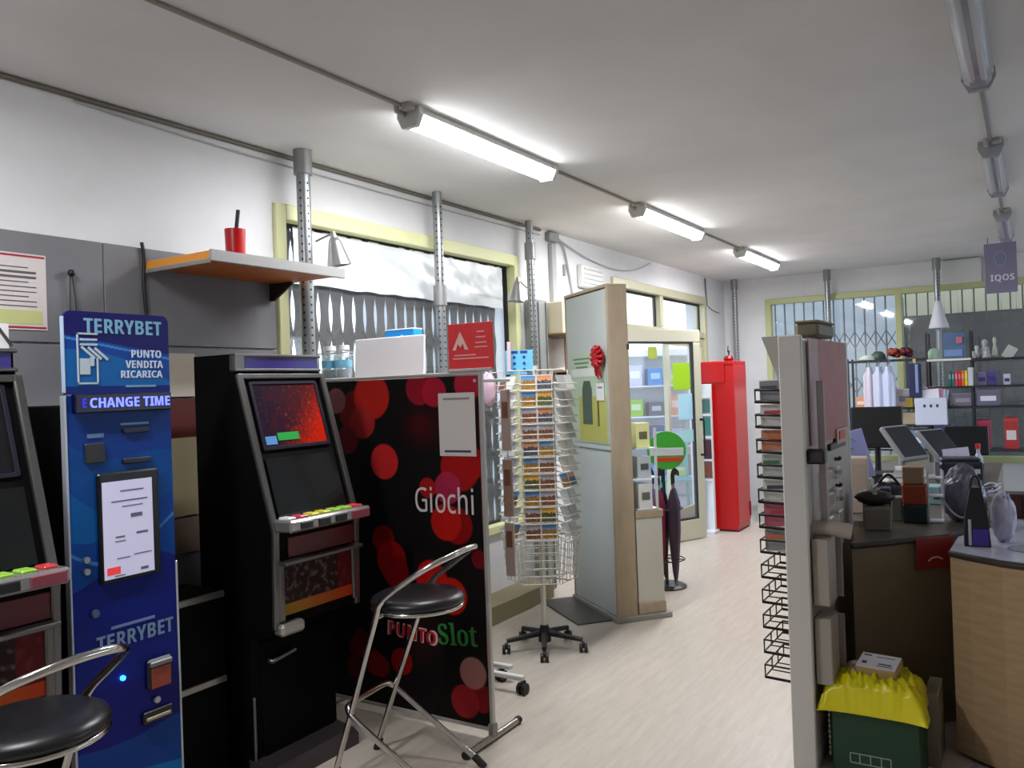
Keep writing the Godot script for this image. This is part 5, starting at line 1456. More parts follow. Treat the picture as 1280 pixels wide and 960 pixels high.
func gondola() -> void:
	var t := thing("display_gondola", "double sided white display gondola with wire baskets, seen end on right of the aisle", "display rack", Vector3(-0.83, 0, -3.5))
	var gw := mt(col(205, 202, 196), 0.5)
	obj("end_panel", boxm(Vector3(0.0, 0.89, 0), Vector3(0.092, 1.78, 0.03), 0.004), gw, t)
	var fin := MB.new()
	fin.prism(PackedVector2Array([Vector2(-0.115, 1.78), Vector2(-0.046, 1.78), Vector2(-0.046, 1.58)]), 0.02, xr(Vector3(0, 0, -0.015)))
	obj("sloped_fin", fin, mt(col(182, 178, 170), 0.5), t)
	obj("spine_panel", boxm(Vector3(0.034, 0.89, -0.49), Vector3(0.016, 1.74, 0.94), 0.003), mt(col(168, 156, 146), 0.6), t)
	obj("inner_panel", boxm(Vector3(-0.034, 0.9, -0.49), Vector3(0.012, 1.7, 0.94), 0.003), mt(col(206, 206, 198), 0.55), t)
	obj("far_end_panel", boxm(Vector3(0.0, 0.89, -0.975), Vector3(0.092, 1.78, 0.03), 0.004), gw, t)
	obj("base", boxm(Vector3(0, 0.05, -0.49), Vector3(0.09, 0.1, 0.94), 0.006), mt(col(170, 168, 160), 0.5), t)
	obj("vertical_fin", boxm(Vector3(0.082, 1.275, -0.14), Vector3(0.03, 0.63, 0.014), 0.003), mt(col(176, 168, 170), 0.5), t)
	obj("price_rail", boxm(Vector3(0.05, 1.285, -0.62), Vector3(0.016, 0.03, 0.36), 0.003), mt(col(44, 32, 26), 0.5), t)
	for k in 6:
		obj("hook", tubem([Vector3(0.042, 1.22 - k * 0.062, -0.6), Vector3(0.062, 1.22 - k * 0.062, -0.6), Vector3(0.066, 1.232 - k * 0.062, -0.6)], 0.009, 6), mt(col(40, 32, 28), 0.5), t)
	for c in 2:
		for k in 4:
			var h := MB.new()
			h.box(Vector3(0.062, 1.17 - k * 0.1, -0.3 - c * 0.2), Vector3(0.04, 0.055, 0.1), 0.006)
			obj("clear_pocket", h, clear(0.3, col(230, 222, 214), 0.12), t)
	var wire := mt(col(34, 30, 30), 0.4, 0.5)
	var mc := [col(120, 120, 124), col(196, 194, 190), col(186, 120, 90), col(180, 186, 180), col(198, 198, 194), col(176, 90, 106), col(140, 142, 136), col(130, 158, 126), col(184, 186, 190)]
	var mn := ["grey", "white", "dull orange", "pale green grey", "plain white", "dull pink", "mid grey", "pale green", "pale grey"]
	for i in 12:
		var y := 1.555 - i * 0.106
		var b := MB.new()
		var x0 := -0.044
		var x1 := -0.165
		for yy in [y, y - 0.05]:
			b.tube([Vector3(x0, yy, -0.05), Vector3(x1, yy + 0.005, -0.05), Vector3(x1, yy + 0.005, -0.36), Vector3(x0, yy, -0.36)], 0.0055 if i < 6 else 0.0042, 6)
		for z in [-0.05, -0.16, -0.26, -0.36]:
			b.tube([Vector3(x1, y + 0.005, z), Vector3(x1, y - 0.05, z), Vector3(x0, y - 0.055, z)], 0.0035, 5)
		obj("wire_basket", b, wire, t)
		if i < 7:
			for k in 2:
				var m := thing("magazine", "%s magazine in the %s wire basket of the gondola, %s" % [mn[(i + k * 4) % 9], ["topmost", "second", "third", "fourth", "fifth", "sixth", "seventh", "eighth", "ninth"][i], ["front one", "rear one"][k]], "magazine", Vector3(-0.935, y - 0.052, -3.5 - 0.09 - 0.1 * k), 0.0, "magazines in the gondola's wire baskets")
				var pg := MB.new()
				pg.box(Vector3(0, 0.052, 0), Vector3(0.1, 0.085 - 0.02 * k + 0.01 * (i % 2), 0.006), 0.001, xr(Vector3.ZERO, Vector3(-5, 0, 2 - 3 * k)))
				obj("cover", pg, mt(mc[(i + k * 4) % 9], 0.4), m)
				obj("title_band", boxm(Vector3(-0.01 + 0.012 * (i % 3), 0.065 - 0.02 * k, 0.0005), Vector3(0.07, 0.016, 0.008), 0.0, xr(Vector3.ZERO, Vector3(-5, 0, 2 - 3 * k))), mt([col(60, 60, 66), col(176, 50, 60), col(206, 100, 50), col(70, 110, 80)][(i + k) % 4], 0.5), m)
				obj("pages", boxm(Vector3(0, 0.051, -0.006), Vector3(0.097, 0.096 - 0.03 * k, 0.006), 0.0, xr(Vector3.ZERO, Vector3(-5, 0, 2 - 3 * k))), paper_white, m)
	# right-hand side: red poster, boxes
	var rp := thing("brown_red_poster", "plain brownish red poster board on the counter side of the gondola", "poster", Vector3(-0.785, 1.32, -3.98), PI / 2)
	obj("board", boxm(Vector3(0.1, 0.225, 0.004), Vector3(0.62, 0.45, 0.008), 0.001), noisy(71, 0.02, col(150, 72, 62), col(166, 84, 74), 0.55), rp)
	obj("pale_strip", boxm(Vector3(-0.3, 0.225, 0.004), Vector3(0.18, 0.45, 0.008), 0.001), mt(col(168, 140, 138), 0.55), rp)
	var sk := thing("red_sticker", "small red sticker on the beige band under the brown red poster", "sticker", Vector3(-0.786, 1.3, -4.2), PI / 2)
	obj("sticker", boxm(Vector3(0.0, 0.028, 0.018), Vector3(0.14, 0.04, 0.003), 0.0), mt(col(186, 40, 40), 0.5), sk)
	obj("band", boxm(Vector3(0.02, 0.025, 0.012), Vector3(0.28, 0.07, 0.008), 0.0), mt(col(168, 140, 110), 0.5), sk)
	var ob := thing("olive_box", "olive grey box lying on top of the gondola above the red poster", "box", Vector3(-0.83, 1.782, -3.98))
	obj("carton", boxm(Vector3(0, 0.034, 0), Vector3(0.1, 0.066, 0.34), 0.012), mt(col(112, 108, 84), 0.6), ob)
	obj("lid", boxm(Vector3(0, 0.07, 0), Vector3(0.106, 0.012, 0.345), 0.005), mt(col(120, 116, 92), 0.6), ob)
	var dk := thing("black_reader", "small black reader box fixed on the near edge of the gondola", "reader", Vector3(-0.755, 1.25, -3.555))
	obj("case", boxm(Vector3(0, 0.03, 0), Vector3(0.075, 0.06, 0.06), 0.008), mt(col(24, 18, 18), 0.4), dk)
	obj("front", boxm(Vector3(0.004, 0.03, 0.031), Vector3(0.05, 0.035, 0.004), 0.002), mt(col(52, 44, 44), 0.3), dk)
	var nb := ["upper white box mounted on the counter side of the gondola", "lower white box mounted on the counter side of the gondola"]
	for k in 2:
		var b := thing("brochure_box", nb[k], "box", Vector3(-0.750, [0.672, 0.35][k], -3.605), 0.0, "white boxes on the gondola")
		obj("body", boxm(Vector3(0, 0.135, 0), Vector3(0.066, 0.27, 0.15), 0.004), mt(col(168, 160, 150), 0.55), b)
		obj("rear_flange", boxm(Vector3(0.012, 0.135, -0.085), Vector3(0.09, 0.25, 0.016), 0.003), mt(col(138, 130, 120), 0.55), b)
	var rl := MB.new()
	rl.tube(smooth([Vector3(-0.8, 0.975, -3.6), Vector3(-0.72, 0.978, -3.61), Vector3(-0.645, 0.965, -3.63)]), 0.032, 14)
	one("paper_roll", "loose roll of whitish paper lying on the upper white box", "paper roll", rl, mt(col(172, 162, 152), 0.65))

func counters() -> void:
	# the dark faced counter behind
	var flat := Transform3D(Basis(Vector3(1, 0, 0), Vector3(0, 0, 1), Vector3(0, 1, 0)), Vector3.ZERO)
	var pa := PackedVector2Array([Vector2(-0.70, -3.94), Vector2(-0.34, -4.32), Vector2(-0.21, -4.66), Vector2(-0.21, -7.8), Vector2(-1.1, -7.8), Vector2(-1.1, -4.56), Vector2(-0.70, -4.56)])
	var a := thing("service_counter", "dark brown fronted service counter running back behind the gondola", "counter")
	var m := MB.new()
	m.prism(pa, 0.83, flat)
	obj("body", m, noisy(81, 0.01, col(112, 100, 80), col(124, 112, 90), 0.55), a)
	var mt2 := MB.new()
	var pt := PackedVector2Array()
	for p in pa: pt.append(Vector2(p.x, p.y))
	mt2.prism(pt, 0.03, flat.translated(Vector3(0, 0.83, 0)))
	obj("worktop", mt2, mt(col(92, 84, 76), 0.4), a)
	obj("edge_strip", tubem([Vector3(-0.70, 0.845, -3.938), Vector3(-0.338, 0.845, -4.318)], 0.012, 6), mt(col(46, 40, 36), 0.5), a)
	# the pale oak counter at the right edge, rounded front
	var pb := PackedVector2Array([Vector2(-0.31, -3.93), Vector2(-0.24, -3.87), Vector2(-0.12, -3.79), Vector2(0.04, -3.73), Vector2(0.25, -3.69), Vector2(0.5, -3.66), Vector2(1.1, -3.66), Vector2(1.1, -5.4), Vector2(-0.15, -5.4), Vector2(-0.15, -4.64), Vector2(-0.30, -4.26)])
	var b := thing("oak_counter", "curved light oak counter with a glossy white top at the right edge", "counter")
	var mb := MB.new()
	mb.prism(pb, 0.81, flat.translated(Vector3(0, 0.02, 0)))
	obj("body", mb, oak, b)
	var tp := MB.new()
	tp.prism(pb, 0.03, flat.translated(Vector3(0, 0.83, 0)))
	obj("top", tp, mt(col(214, 216, 232), 0.12), b)
	var rim := []
	for p in pb.slice(0, 7): rim.append(Vector3(p.x, 0.845, p.y + 0.004))
	obj("rim", tubem(rim, 0.014, 6), mt(col(60, 54, 50), 0.4), b)
	obj("round_inlay", tubem([Vector3(-0.02, 0.8605, -4.05), Vector3(-0.02, 0.863, -4.05)], 0.085, 26), mt(col(150, 152, 172), 0.2), b)
	# red card on the dark counter front
	var rc := thing("red_smile_card", "dark red card with a pale smile mark hung on the dark counter front", "card", Vector3(-0.395, 0.715, -4.235), deg_to_rad(46.0))
	obj("card", boxm(Vector3(0, 0.07, 0), Vector3(0.2, 0.14, 0.006), 0.001), mt(col(132, 22, 20), 0.5), rc)
	obj("smile", tubem(smooth([Vector3(-0.04, 0.035, 0.004), Vector3(-0.02, 0.048, 0.004), Vector3(0.01, 0.05, 0.004), Vector3(0.035, 0.04, 0.004)]), 0.004, 6), mt(col(214, 160, 150), 0.5), rc)
	# crate, yellow sack and parcel in front
	var gb := thing("green_crate", "dark green box with a pale outline mark on the floor before the counter", "box", Vector3(-0.57, 0, -3.70))
	obj("carton", boxm(Vector3(0, 0.125, 0), Vector3(0.33, 0.25, 0.3), 0.006), mt(col(26, 66, 42), 0.5), gb)
	obj("lid", boxm(Vector3(0, 0.253, 0), Vector3(0.336, 0.012, 0.306), 0.003), mt(col(22, 56, 36), 0.5), gb)
	var mk := MB.new()
	for q in [[-0.05, 0.088, 0.15, 0.004], [-0.05, 0.05, 0.15, 0.004]]: mk.box(Vector3(q[0] + 0.03, q[1], 0.1515), Vector3(q[2], q[3], 0.002))
	for x in [-0.096, -0.06, -0.02, 0.02, 0.055]: mk.box(Vector3(x, 0.069, 0.1515), Vector3(0.004, 0.036, 0.002))
	obj("outline_mark", mk, mt(col(150, 170, 156), 0.6), gb)
	var ys := thing("yellow_sack", "bulging yellow plastic sack lying on the dark green box", "sack", Vector3(-0.575, 0.26, -3.66))
	var G := []
	var nz := FastNoiseLite.new()
	nz.seed = 14; nz.frequency = 1.0
	for i in 19:
		var row := []
		var v := i / 18.0 * 2.0 - 1.0
		for k in 37:
			var u := k / 36.0 * 2.0 - 1.0
			var e := (1.0 - pow(absf(u), 5.0)) * (1.0 - pow(absf(v), 5.0))
			var hgt := 0.128 * pow(maxf(e, 0.0), 0.4) * (1.0 + 0.3 * nz.get_noise_2d(u * 5.0 + 3.0, v * 3.0)) + 0.022 * nz.get_noise_2d(u * 12.0, v * 4.0) * e
			var flare := 1.0 + 0.16 * pow(absf(u), 6.0) * (1.0 if v > 0.4 else 0.2)
			row.append(Vector3(u * 0.175 * flare, hgt + 0.004 * absf(nz.get_noise_2d(u * 9.0, v * 9.0)), v * 0.15 * flare))
		G.append(row)
	var ym := MB.new()
	ym.grid(G, false, Vector3(0, -0.2, 0))
	var G2 := []
	for row in G:
		var r2 := []
		for q in row: r2.append(Vector3(q.x, minf(q.y * 0.05, 0.004), q.z))
		G2.append(r2)
	ym.grid(G2, false, Vector3(0, 0.4, 0))
	obj("sack_film", ym, mt(col(226, 214, 16), 0.28), ys)
	var pl := MB.new()
	var Gp := []
	for i in 9:
		var row := []
		for k in 5:
			var q: Vector3 = G[4 + i][5 + k + int(i * 0.6)]
			row.append(q + Vector3(0, 0.003, 0.001))
		Gp.append(row)
	pl.grid(Gp, false, Vector3(0, -0.2, 0))
	obj("pale_print", pl, mt(col(222, 200, 196), 0.35), ys)
	var pc := thing("parcel", "small flat carton with a white address label on top of the yellow sack", "carton", Vector3(-0.56, 0.392, -3.66), deg_to_rad(-8))
	pc.rotation.x = deg_to_rad(14)
	obj("carton", boxm(Vector3(0, 0.022, 0), Vector3(0.155, 0.05, 0.11), 0.003), mt(col(176, 150, 104), 0.65), pc)
	obj("label", boxm(Vector3(0, 0.048, 0), Vector3(0.15, 0.003, 0.105), 0.0), mt(col(206, 206, 212), 0.6), pc)
	var pm := MB.new()
	for q in [[-0.05, -0.035, 0.03, 0.008], [-0.05, 0.02, 0.018, 0.018], [0.02, -0.03, 0.07, 0.004], [0.03, 0.02, 0.05, 0.008], [0.03, 0.035, 0.06, 0.004]]: pm.box(Vector3(q[0], 0.0502, q[1]), Vector3(q[2], 0.001, q[3]))
	obj("printed_marks", pm, mt(col(70, 70, 84), 0.6), pc)
	var ch := MB.new()
	for k in 9: ch.blob(Vector3(-0.748, 0.235 - k * 0.022, -3.58), Vector3(0.011, 0.02, 0.011), 0.0, 1, 1, 5)
	one("beaded_cord", "pale beaded cord hanging beside the dark green box", "cord", ch, mt(col(186, 180, 160), 0.5))
	var cd := thing("leaning_board", "pale card sheet leaning behind the dark green box", "board", Vector3(-0.385, 0.0, -3.87))
	obj("sheet", boxm(Vector3(0, 0.15, 0), Vector3(0.05, 0.3, 0.22), 0.003), mt(col(126, 120, 100), 0.6), cd)
	var bl := thing("blue_grey_folder", "blue grey folder lying in shadow on the floor under the oak counter", "folder", Vector3(-0.12, 0.0, -3.52), deg_to_rad(-24))
	obj("cover", boxm(Vector3(0, 0.05, 0), Vector3(0.34, 0.012, 0.2), 0.003, xr(Vector3.ZERO, Vector3(8, 0, -4))), mt(col(96, 98, 134), 0.5), bl)
	obj("carton", boxm(Vector3(0, 0.02, -0.01), Vector3(0.3, 0.04, 0.17), 0.003), mt(col(44, 44, 54), 0.6), bl)

# a screen on a foot: centre of its foot at, turn, size, tilt back
func screen_unit(called: String, label: String, category: String, at: Vector3, turn: float, w: float, h: float, rise: float, tilt: float, face: Material, shell_m: Material, group := "") -> Node3D:
	var t := thing(called, label, category, at, turn, group)
	var X := xr(Vector3(0, rise + h / 2, 0), Vector3(-tilt, 0, 0))
	var c := MB.new()
	c.box(Vector3(0, 0, -0.018), Vector3(w, h, 0.036), 0.008, X)
	obj("housing", c, shell_m, t)
	var f := MB.new()
	f.box(Vector3(0, 0.004, 0.001), Vector3(w - 0.03, h - 0.04, 0.004), 0.001, X)
	obj("screen", f, face, t)
	obj("neck", tubem([Vector3(0, 0.02, -0.03), Vector3(0, rise + h * 0.35, -0.04)], 0.022, 10), shell_m, t)
	obj("foot", boxm(Vector3(0, 0.011, -0.02), Vector3(w * 0.6, 0.022, 0.16), 0.006), shell_m, t)
	return t

# plain carton with a lid line and a printed band
func carton(called: String, label: String, category: String, at: Vector3, s: Vector3, c: Color, turn := 0.0, band := Color(0, 0, 0, 0), group := "") -> Node3D:
	var t := thing(called, label, category, at, turn, group)
	obj("body", boxm(Vector3(0, s.y / 2, 0), s, 0.004), mt(c, 0.55), t)
	obj("lid", boxm(Vector3(0, s.y * 0.93, 0), Vector3(s.x * 1.02, s.y * 0.12, s.z * 1.02), 0.002), mt(c.lightened(0.08), 0.55), t)
	if band.a > 0.0:
		obj("printed_band", boxm(Vector3(0, s.y * 0.45, s.z / 2 + 0.001), Vector3(s.x * 0.7, s.y * 0.3, 0.002), 0.0), mt(band, 0.5), t)
	return t

func desk_clutter() -> void:
	var y := 0.861
	var dark := mt(col(10, 11, 16), 0.5)
	var shellg := mt(col(150, 152, 154), 0.4)
	var shellb := mt(col(20, 21, 26), 0.4)
	screen_unit("monitor", "large black monitor on the dark counter before the back window", "monitor", Vector3(-0.99, y, -6.75), deg_to_rad(6), 0.36, 0.31, 0.2, 4, dark, shellb)
	screen_unit("till_screen", "tilted grey framed till screen to the right of the black monitor", "till", Vector3(-0.74, y, -6.3), deg_to_rad(66), 0.3, 0.28, 0.14, 36, dark, shellg)
	screen_unit("till_screen", "second tilted till screen with a dark back, in the middle of the counter", "till", Vector3(-0.55, y, -6.6), deg_to_rad(64), 0.3, 0.26, 0.12, 40, dark, shellg)
	screen_unit("monitor", "dark monitor turned sideways, farther right on the counter", "monitor", Vector3(-0.42, y, -7.1), deg_to_rad(10), 0.3, 0.22, 0.12, 6, dark, shellb)
	var k1 := thing("cash_drawer", "black till drawer box under the grey framed till screen", "till", Vector3(-0.80, y, -6.0), deg_to_rad(14))
	obj("body", boxm(Vector3(0, 0.05, 0), Vector3(0.26, 0.1, 0.24), 0.008), shellb, k1)
	obj("drawer", boxm(Vector3(0, 0.045, 0.122), Vector3(0.24, 0.07, 0.008), 0.003), mt(col(34, 36, 40), 0.35), k1)
	var rp := thing("receipt_printer", "pale grey receipt printer with a paper curl on the counter", "printer", Vector3(-0.70, y, -5.5), deg_to_rad(20))
	obj("case", boxm(Vector3(0, 0.06, 0), Vector3(0.16, 0.12, 0.18), 0.016), mt(col(196, 196, 188), 0.45), rp)
	obj("lid", boxm(Vector3(0, 0.13, -0.02), Vector3(0.14, 0.026, 0.12), 0.01, xr(Vector3.ZERO, Vector3(0, 0, 0))), mt(col(150, 152, 150), 0.4), rp)
	var cu := MB.new()
	var Gc := []
	for i in 9: Gc.append([Vector3(-0.035, 0.13 + 0.07 * sin(i * 0.3), 0.05 + 0.06 * (i / 8.0)), Vector3(0.035, 0.13 + 0.07 * sin(i * 0.3), 0.05 + 0.06 * (i / 8.0))])
	cu.grid(Gc)
	obj("paper_curl", cu, paper_white, rp)
	var li := thing("lilac_board", "tilted lilac card sheet in a holder at the left of the counter", "card", Vector3(-0.86, y, -5.45), deg_to_rad(20))
	obj("sheet", boxm(Vector3(0, 0.27, 0), Vector3(0.155, 0.3, 0.008), 0.002, xr(Vector3(0, 0.0, 0), Vector3(0, 0, 14))), mt(col(156, 160, 214), 0.45), li)
	obj("holder", boxm(Vector3(-0.03, 0.06, 0), Vector3(0.12, 0.12, 0.06), 0.006), mt(col(186, 196, 180), 0.4), li)
	carton("carton", "tall beige carton at the left end of the counter beside the gondola", "carton", Vector3(-0.84, y, -4.88), Vector3(0.14, 0.3, 0.14), col(166, 150, 136), 0.1)
	var gp := thing("green_plant", "small green sprig in a pot behind the tall beige carton", "plant", Vector3(-0.97, y, -5.3))
	var gl := MB.new()
	gl.lathe([Vector2(0, 0), Vector2(0.045, 0), Vector2(0.055, 0.09), Vector2(0, 0.09)], 14)
	obj("pot", gl, mt(col(190, 190, 180), 0.5), gp)
	var lf := MB.new()
	for k in 16:
		var a := TAU * k / 16.0 * 2.4
		var d := Vector3(cos(a), 0, sin(a))
		lf.tube(smooth([Vector3(0, 0.08, 0), d * 0.03 + Vector3(0, 0.22 + 0.01 * k, 0), d * 0.075 + Vector3(0, 0.27 + 0.006 * k, 0)], 4), 0.007, 5, false, 0.002)
	obj("leaves", lf, mt(col(86, 130, 60), 0.6), gp)
	var bg := thing("black_bag", "small black and dark green bag on the left of the counter", "bag", Vector3(-0.69, y, -5.03), 0.3)
	var bgm := MB.new()
	bgm.blob(Vector3(0, 0.075, 0), Vector3(0.2, 0.15, 0.13), 0.25, 2.0, 5, 10)
	obj("body", bgm, mt(col(20, 28, 24), 0.5), bg)
	obj("strap", tubem(smooth([Vector3(-0.06, 0.13, 0), Vector3(0, 0.19, 0.01), Vector3(0.06, 0.13, 0)]), 0.008, 6), mt(col(16, 18, 18), 0.5), bg)
	carton("bin", "small greyish beige bin box on the front edge of the dark counter", "bin", Vector3(-0.655, y, -4.36), Vector3(0.12, 0.11, 0.12), col(128, 118, 108), 0.2)
	var sh := thing("dark_pouch", "dark brown pouch lying on the bin box at the counter front", "pouch", Vector3(-0.665, y + 0.112, -4.38), 0.2)
	var shm := MB.new()
	shm.blob(Vector3(0, 0.035, 0), Vector3(0.17, 0.075, 0.12), 0.3, 2.0, 8, 10)
	obj("body", shm, mt(col(36, 28, 20), 0.5), sh)
	obj("clasp", boxm(Vector3(0.0, 0.06, 0.045), Vector3(0.02, 0.014, 0.014), 0.003), mt(col(170, 166, 150), 0.3, 0.7), sh)
	# stack of three at the centre front
	carton("stacked_box", "dark teal box, lowest of the small stack on the counter front", "box", Vector3(-0.515, y, -4.62), Vector3(0.11, 0.09, 0.1), col(20, 40, 44), 0.15, Color(0, 0, 0, 0), "stacked boxes on the counter front")
	carton("stacked_box", "orange brown box, middle of the small stack on the counter front", "box", Vector3(-0.515, y + 0.091, -4.62), Vector3(0.108, 0.1, 0.1), col(150, 54, 16), 0.15, Color(0, 0, 0, 0), "stacked boxes on the counter front")
	carton("stacked_box", "tan box, topmost of the small stack on the counter front", "box", Vector3(-0.518, y + 0.194, -4.62), Vector3(0.095, 0.085, 0.09), col(150, 122, 96), 0.15, Color(0, 0, 0, 0), "stacked boxes on the counter front")
	carton("grey_box", "grey green narrow box beside the stacked boxes on the counter", "box", Vector3(-0.602, y, -4.66), Vector3(0.05, 0.12, 0.09), col(120, 122, 110), 0.1)
	carton("blue_box", "navy blue box behind the bin box on the counter", "box", Vector3(-0.66, y, -4.70), Vector3(0.05, 0.16, 0.09), col(26, 30, 56), 0.1)
	var ac := thing("acrylic_stand", "clear acrylic holder with white edges beside the stacked boxes", "holder", Vector3(-0.425, y, -4.66), 0.2)
	for x in [-0.035, 0.035]: obj("side", boxm(Vector3(x, 0.13, 0), Vector3(0.006, 0.26, 0.1), 0.001), clear(0.35, col(235, 235, 245), 0.1), ac)
	for q in [0.004, 0.13, 0.22]: obj("shelf", boxm(Vector3(0, q, 0), Vector3(0.07, 0.006, 0.1), 0.001), mt(col(206, 206, 214), 0.3), ac)
	obj("edge", boxm(Vector3(-0.035, 0.13, 0.052), Vector3(0.008, 0.26, 0.004), 0.001), mt(col(216, 216, 226), 0.35), ac)
	var pb := thing("wrapped_bundle", "grey bundle wrapped in shiny crumpled plastic in the middle of the counter", "bundle", Vector3(-0.305, y, -4.74), 0.1)
	var pbm := MB.new()
	pbm.blob(Vector3(0, 0.115, 0), Vector3(0.2, 0.25, 0.2), 0.3, 3.0, 12, 18)
	obj("wrap", pbm, mt(col(112, 110, 128), 0.16), pb)
	var pb2 := MB.new()
	pb2.blob(Vector3(0.0, 0.2, -0.02), Vector3(0.14, 0.16, 0.1), 0.35, 3.4, 19, 14)
	obj("wrap_top", pb2, mt(col(120, 112, 128), 0.2), pb)
	var tie := MB.new()
	tie.tube(smooth([Vector3(-0.1, 0.12, 0.05), Vector3(-0.05, 0.05, 0.1), Vector3(0, 0.03, 0.105), Vector3(0.05, 0.07, 0.1), Vector3(0.08, 0.14, 0.06)]), 0.006, 6)
	obj("white_tie", tie, mt(col(206, 206, 216), 0.4), pb)
	carton("teal_tray", "pale teal tray of papers behind the wrapped bundle", "tray", Vector3(-0.44, y, -5.35), Vector3(0.16, 0.1, 0.16), col(140, 176, 180), 0.1, col(20, 46, 60))
	carton("brown_folder_box", "mauve brown folder box behind the wrapped bundle, left of the wooden box", "box", Vector3(-0.3, y, -5.15), Vector3(0.14, 0.12, 0.14), col(96, 78, 86), 0.3)
	var kb := thing("keyboard", "light edged black keyboard on the counter before the tilted screens", "keyboard", Vector3(-0.52, y, -5.85), deg_to_rad(8))
	obj("case", boxm(Vector3(0, 0.012, 0), Vector3(0.3, 0.02, 0.12), 0.005), mt(col(26, 28, 34), 0.45), kb)
	obj("edge", boxm(Vector3(0, 0.014, 0.064), Vector3(0.3, 0.018, 0.01), 0.003), mt(col(180, 190, 196), 0.4), kb)
	var kk := MB.new()
	for r in 4:
		for c in 12: kk.box(Vector3(-0.13 + c * 0.0235, 0.025, -0.04 + r * 0.024), Vector3(0.019, 0.008, 0.019), 0.002)
	var kko := obj("keys", kk, mt(col(48, 50, 56), 0.5), kb)
	kko.set_meta("kind", "stuff")
	# bags on the oak counter
	var wx := thing("wooden_box", "dark wooden box on the oak counter behind the bags", "box", Vector3(-0.07, y, -4.95), 0.1)
	obj("carcass", boxm(Vector3(0, 0.06, 0), Vector3(0.15, 0.12, 0.14), 0.004), mt(col(58, 28, 22), 0.4), wx)
	obj("front", boxm(Vector3(-0.035, 0.06, 0.071), Vector3(0.075, 0.1, 0.006), 0.002), mt(col(78, 32, 26), 0.4), wx)
	obj("side_panel", boxm(Vector3(0.04, 0.06, 0.071), Vector3(0.06, 0.11, 0.006), 0.002), mt(col(46, 34, 24), 0.4), wx)
	for k in 2:
		var b := thing("shopping_bag", ["black and violet carrier bag standing on the oak counter", "crumpled white plastic bag standing on the oak counter"][k], "bag", Vector3([-0.215, -0.12][k], y, [-4.07, -4.2][k]), 0.1)
		if k == 0:
			var cm := MB.new()
			cm.prism(PackedVector2Array([Vector2(-0.05, 0), Vector2(0.05, 0), Vector2(0.042, 0.12), Vector2(0.02, 0.25), Vector2(-0.02, 0.25), Vector2(-0.046, 0.12)]), 0.07, xr(Vector3(0, 0, -0.035)))
			obj("body", cm, mt(col(18, 18, 28), 0.35), b)
			obj("violet_band", boxm(Vector3(0.012, 0.04, 0.036), Vector3(0.06, 0.07, 0.003), 0.001), mt(col(70, 50, 150), 0.4), b)
			obj("white_stripe", boxm(Vector3(-0.028, 0.06, 0.036), Vector3(0.012, 0.11, 0.003), 0.001), mt(col(190, 186, 196), 0.4), b)
			obj("handle", tubem(smooth([Vector3(-0.02, 0.24, 0), Vector3(-0.01, 0.29, 0), Vector3(0.01, 0.29, 0), Vector3(0.02, 0.24, 0)]), 0.005, 6), mt(col(20, 20, 26), 0.5), b)
		else:
			var wm := MB.new()
			wm.blob(Vector3(0, 0.1, 0), Vector3(0.095, 0.21, 0.09), 0.35, 3.0, 33, 14)
			obj("body", wm, mt(col(206, 206, 232), 0.3), b)
			obj("knot", boxm(Vector3(0, 0.205, 0), Vector3(0.03, 0.03, 0.03), 0.01), mt(col(210, 210, 232), 0.3), b)

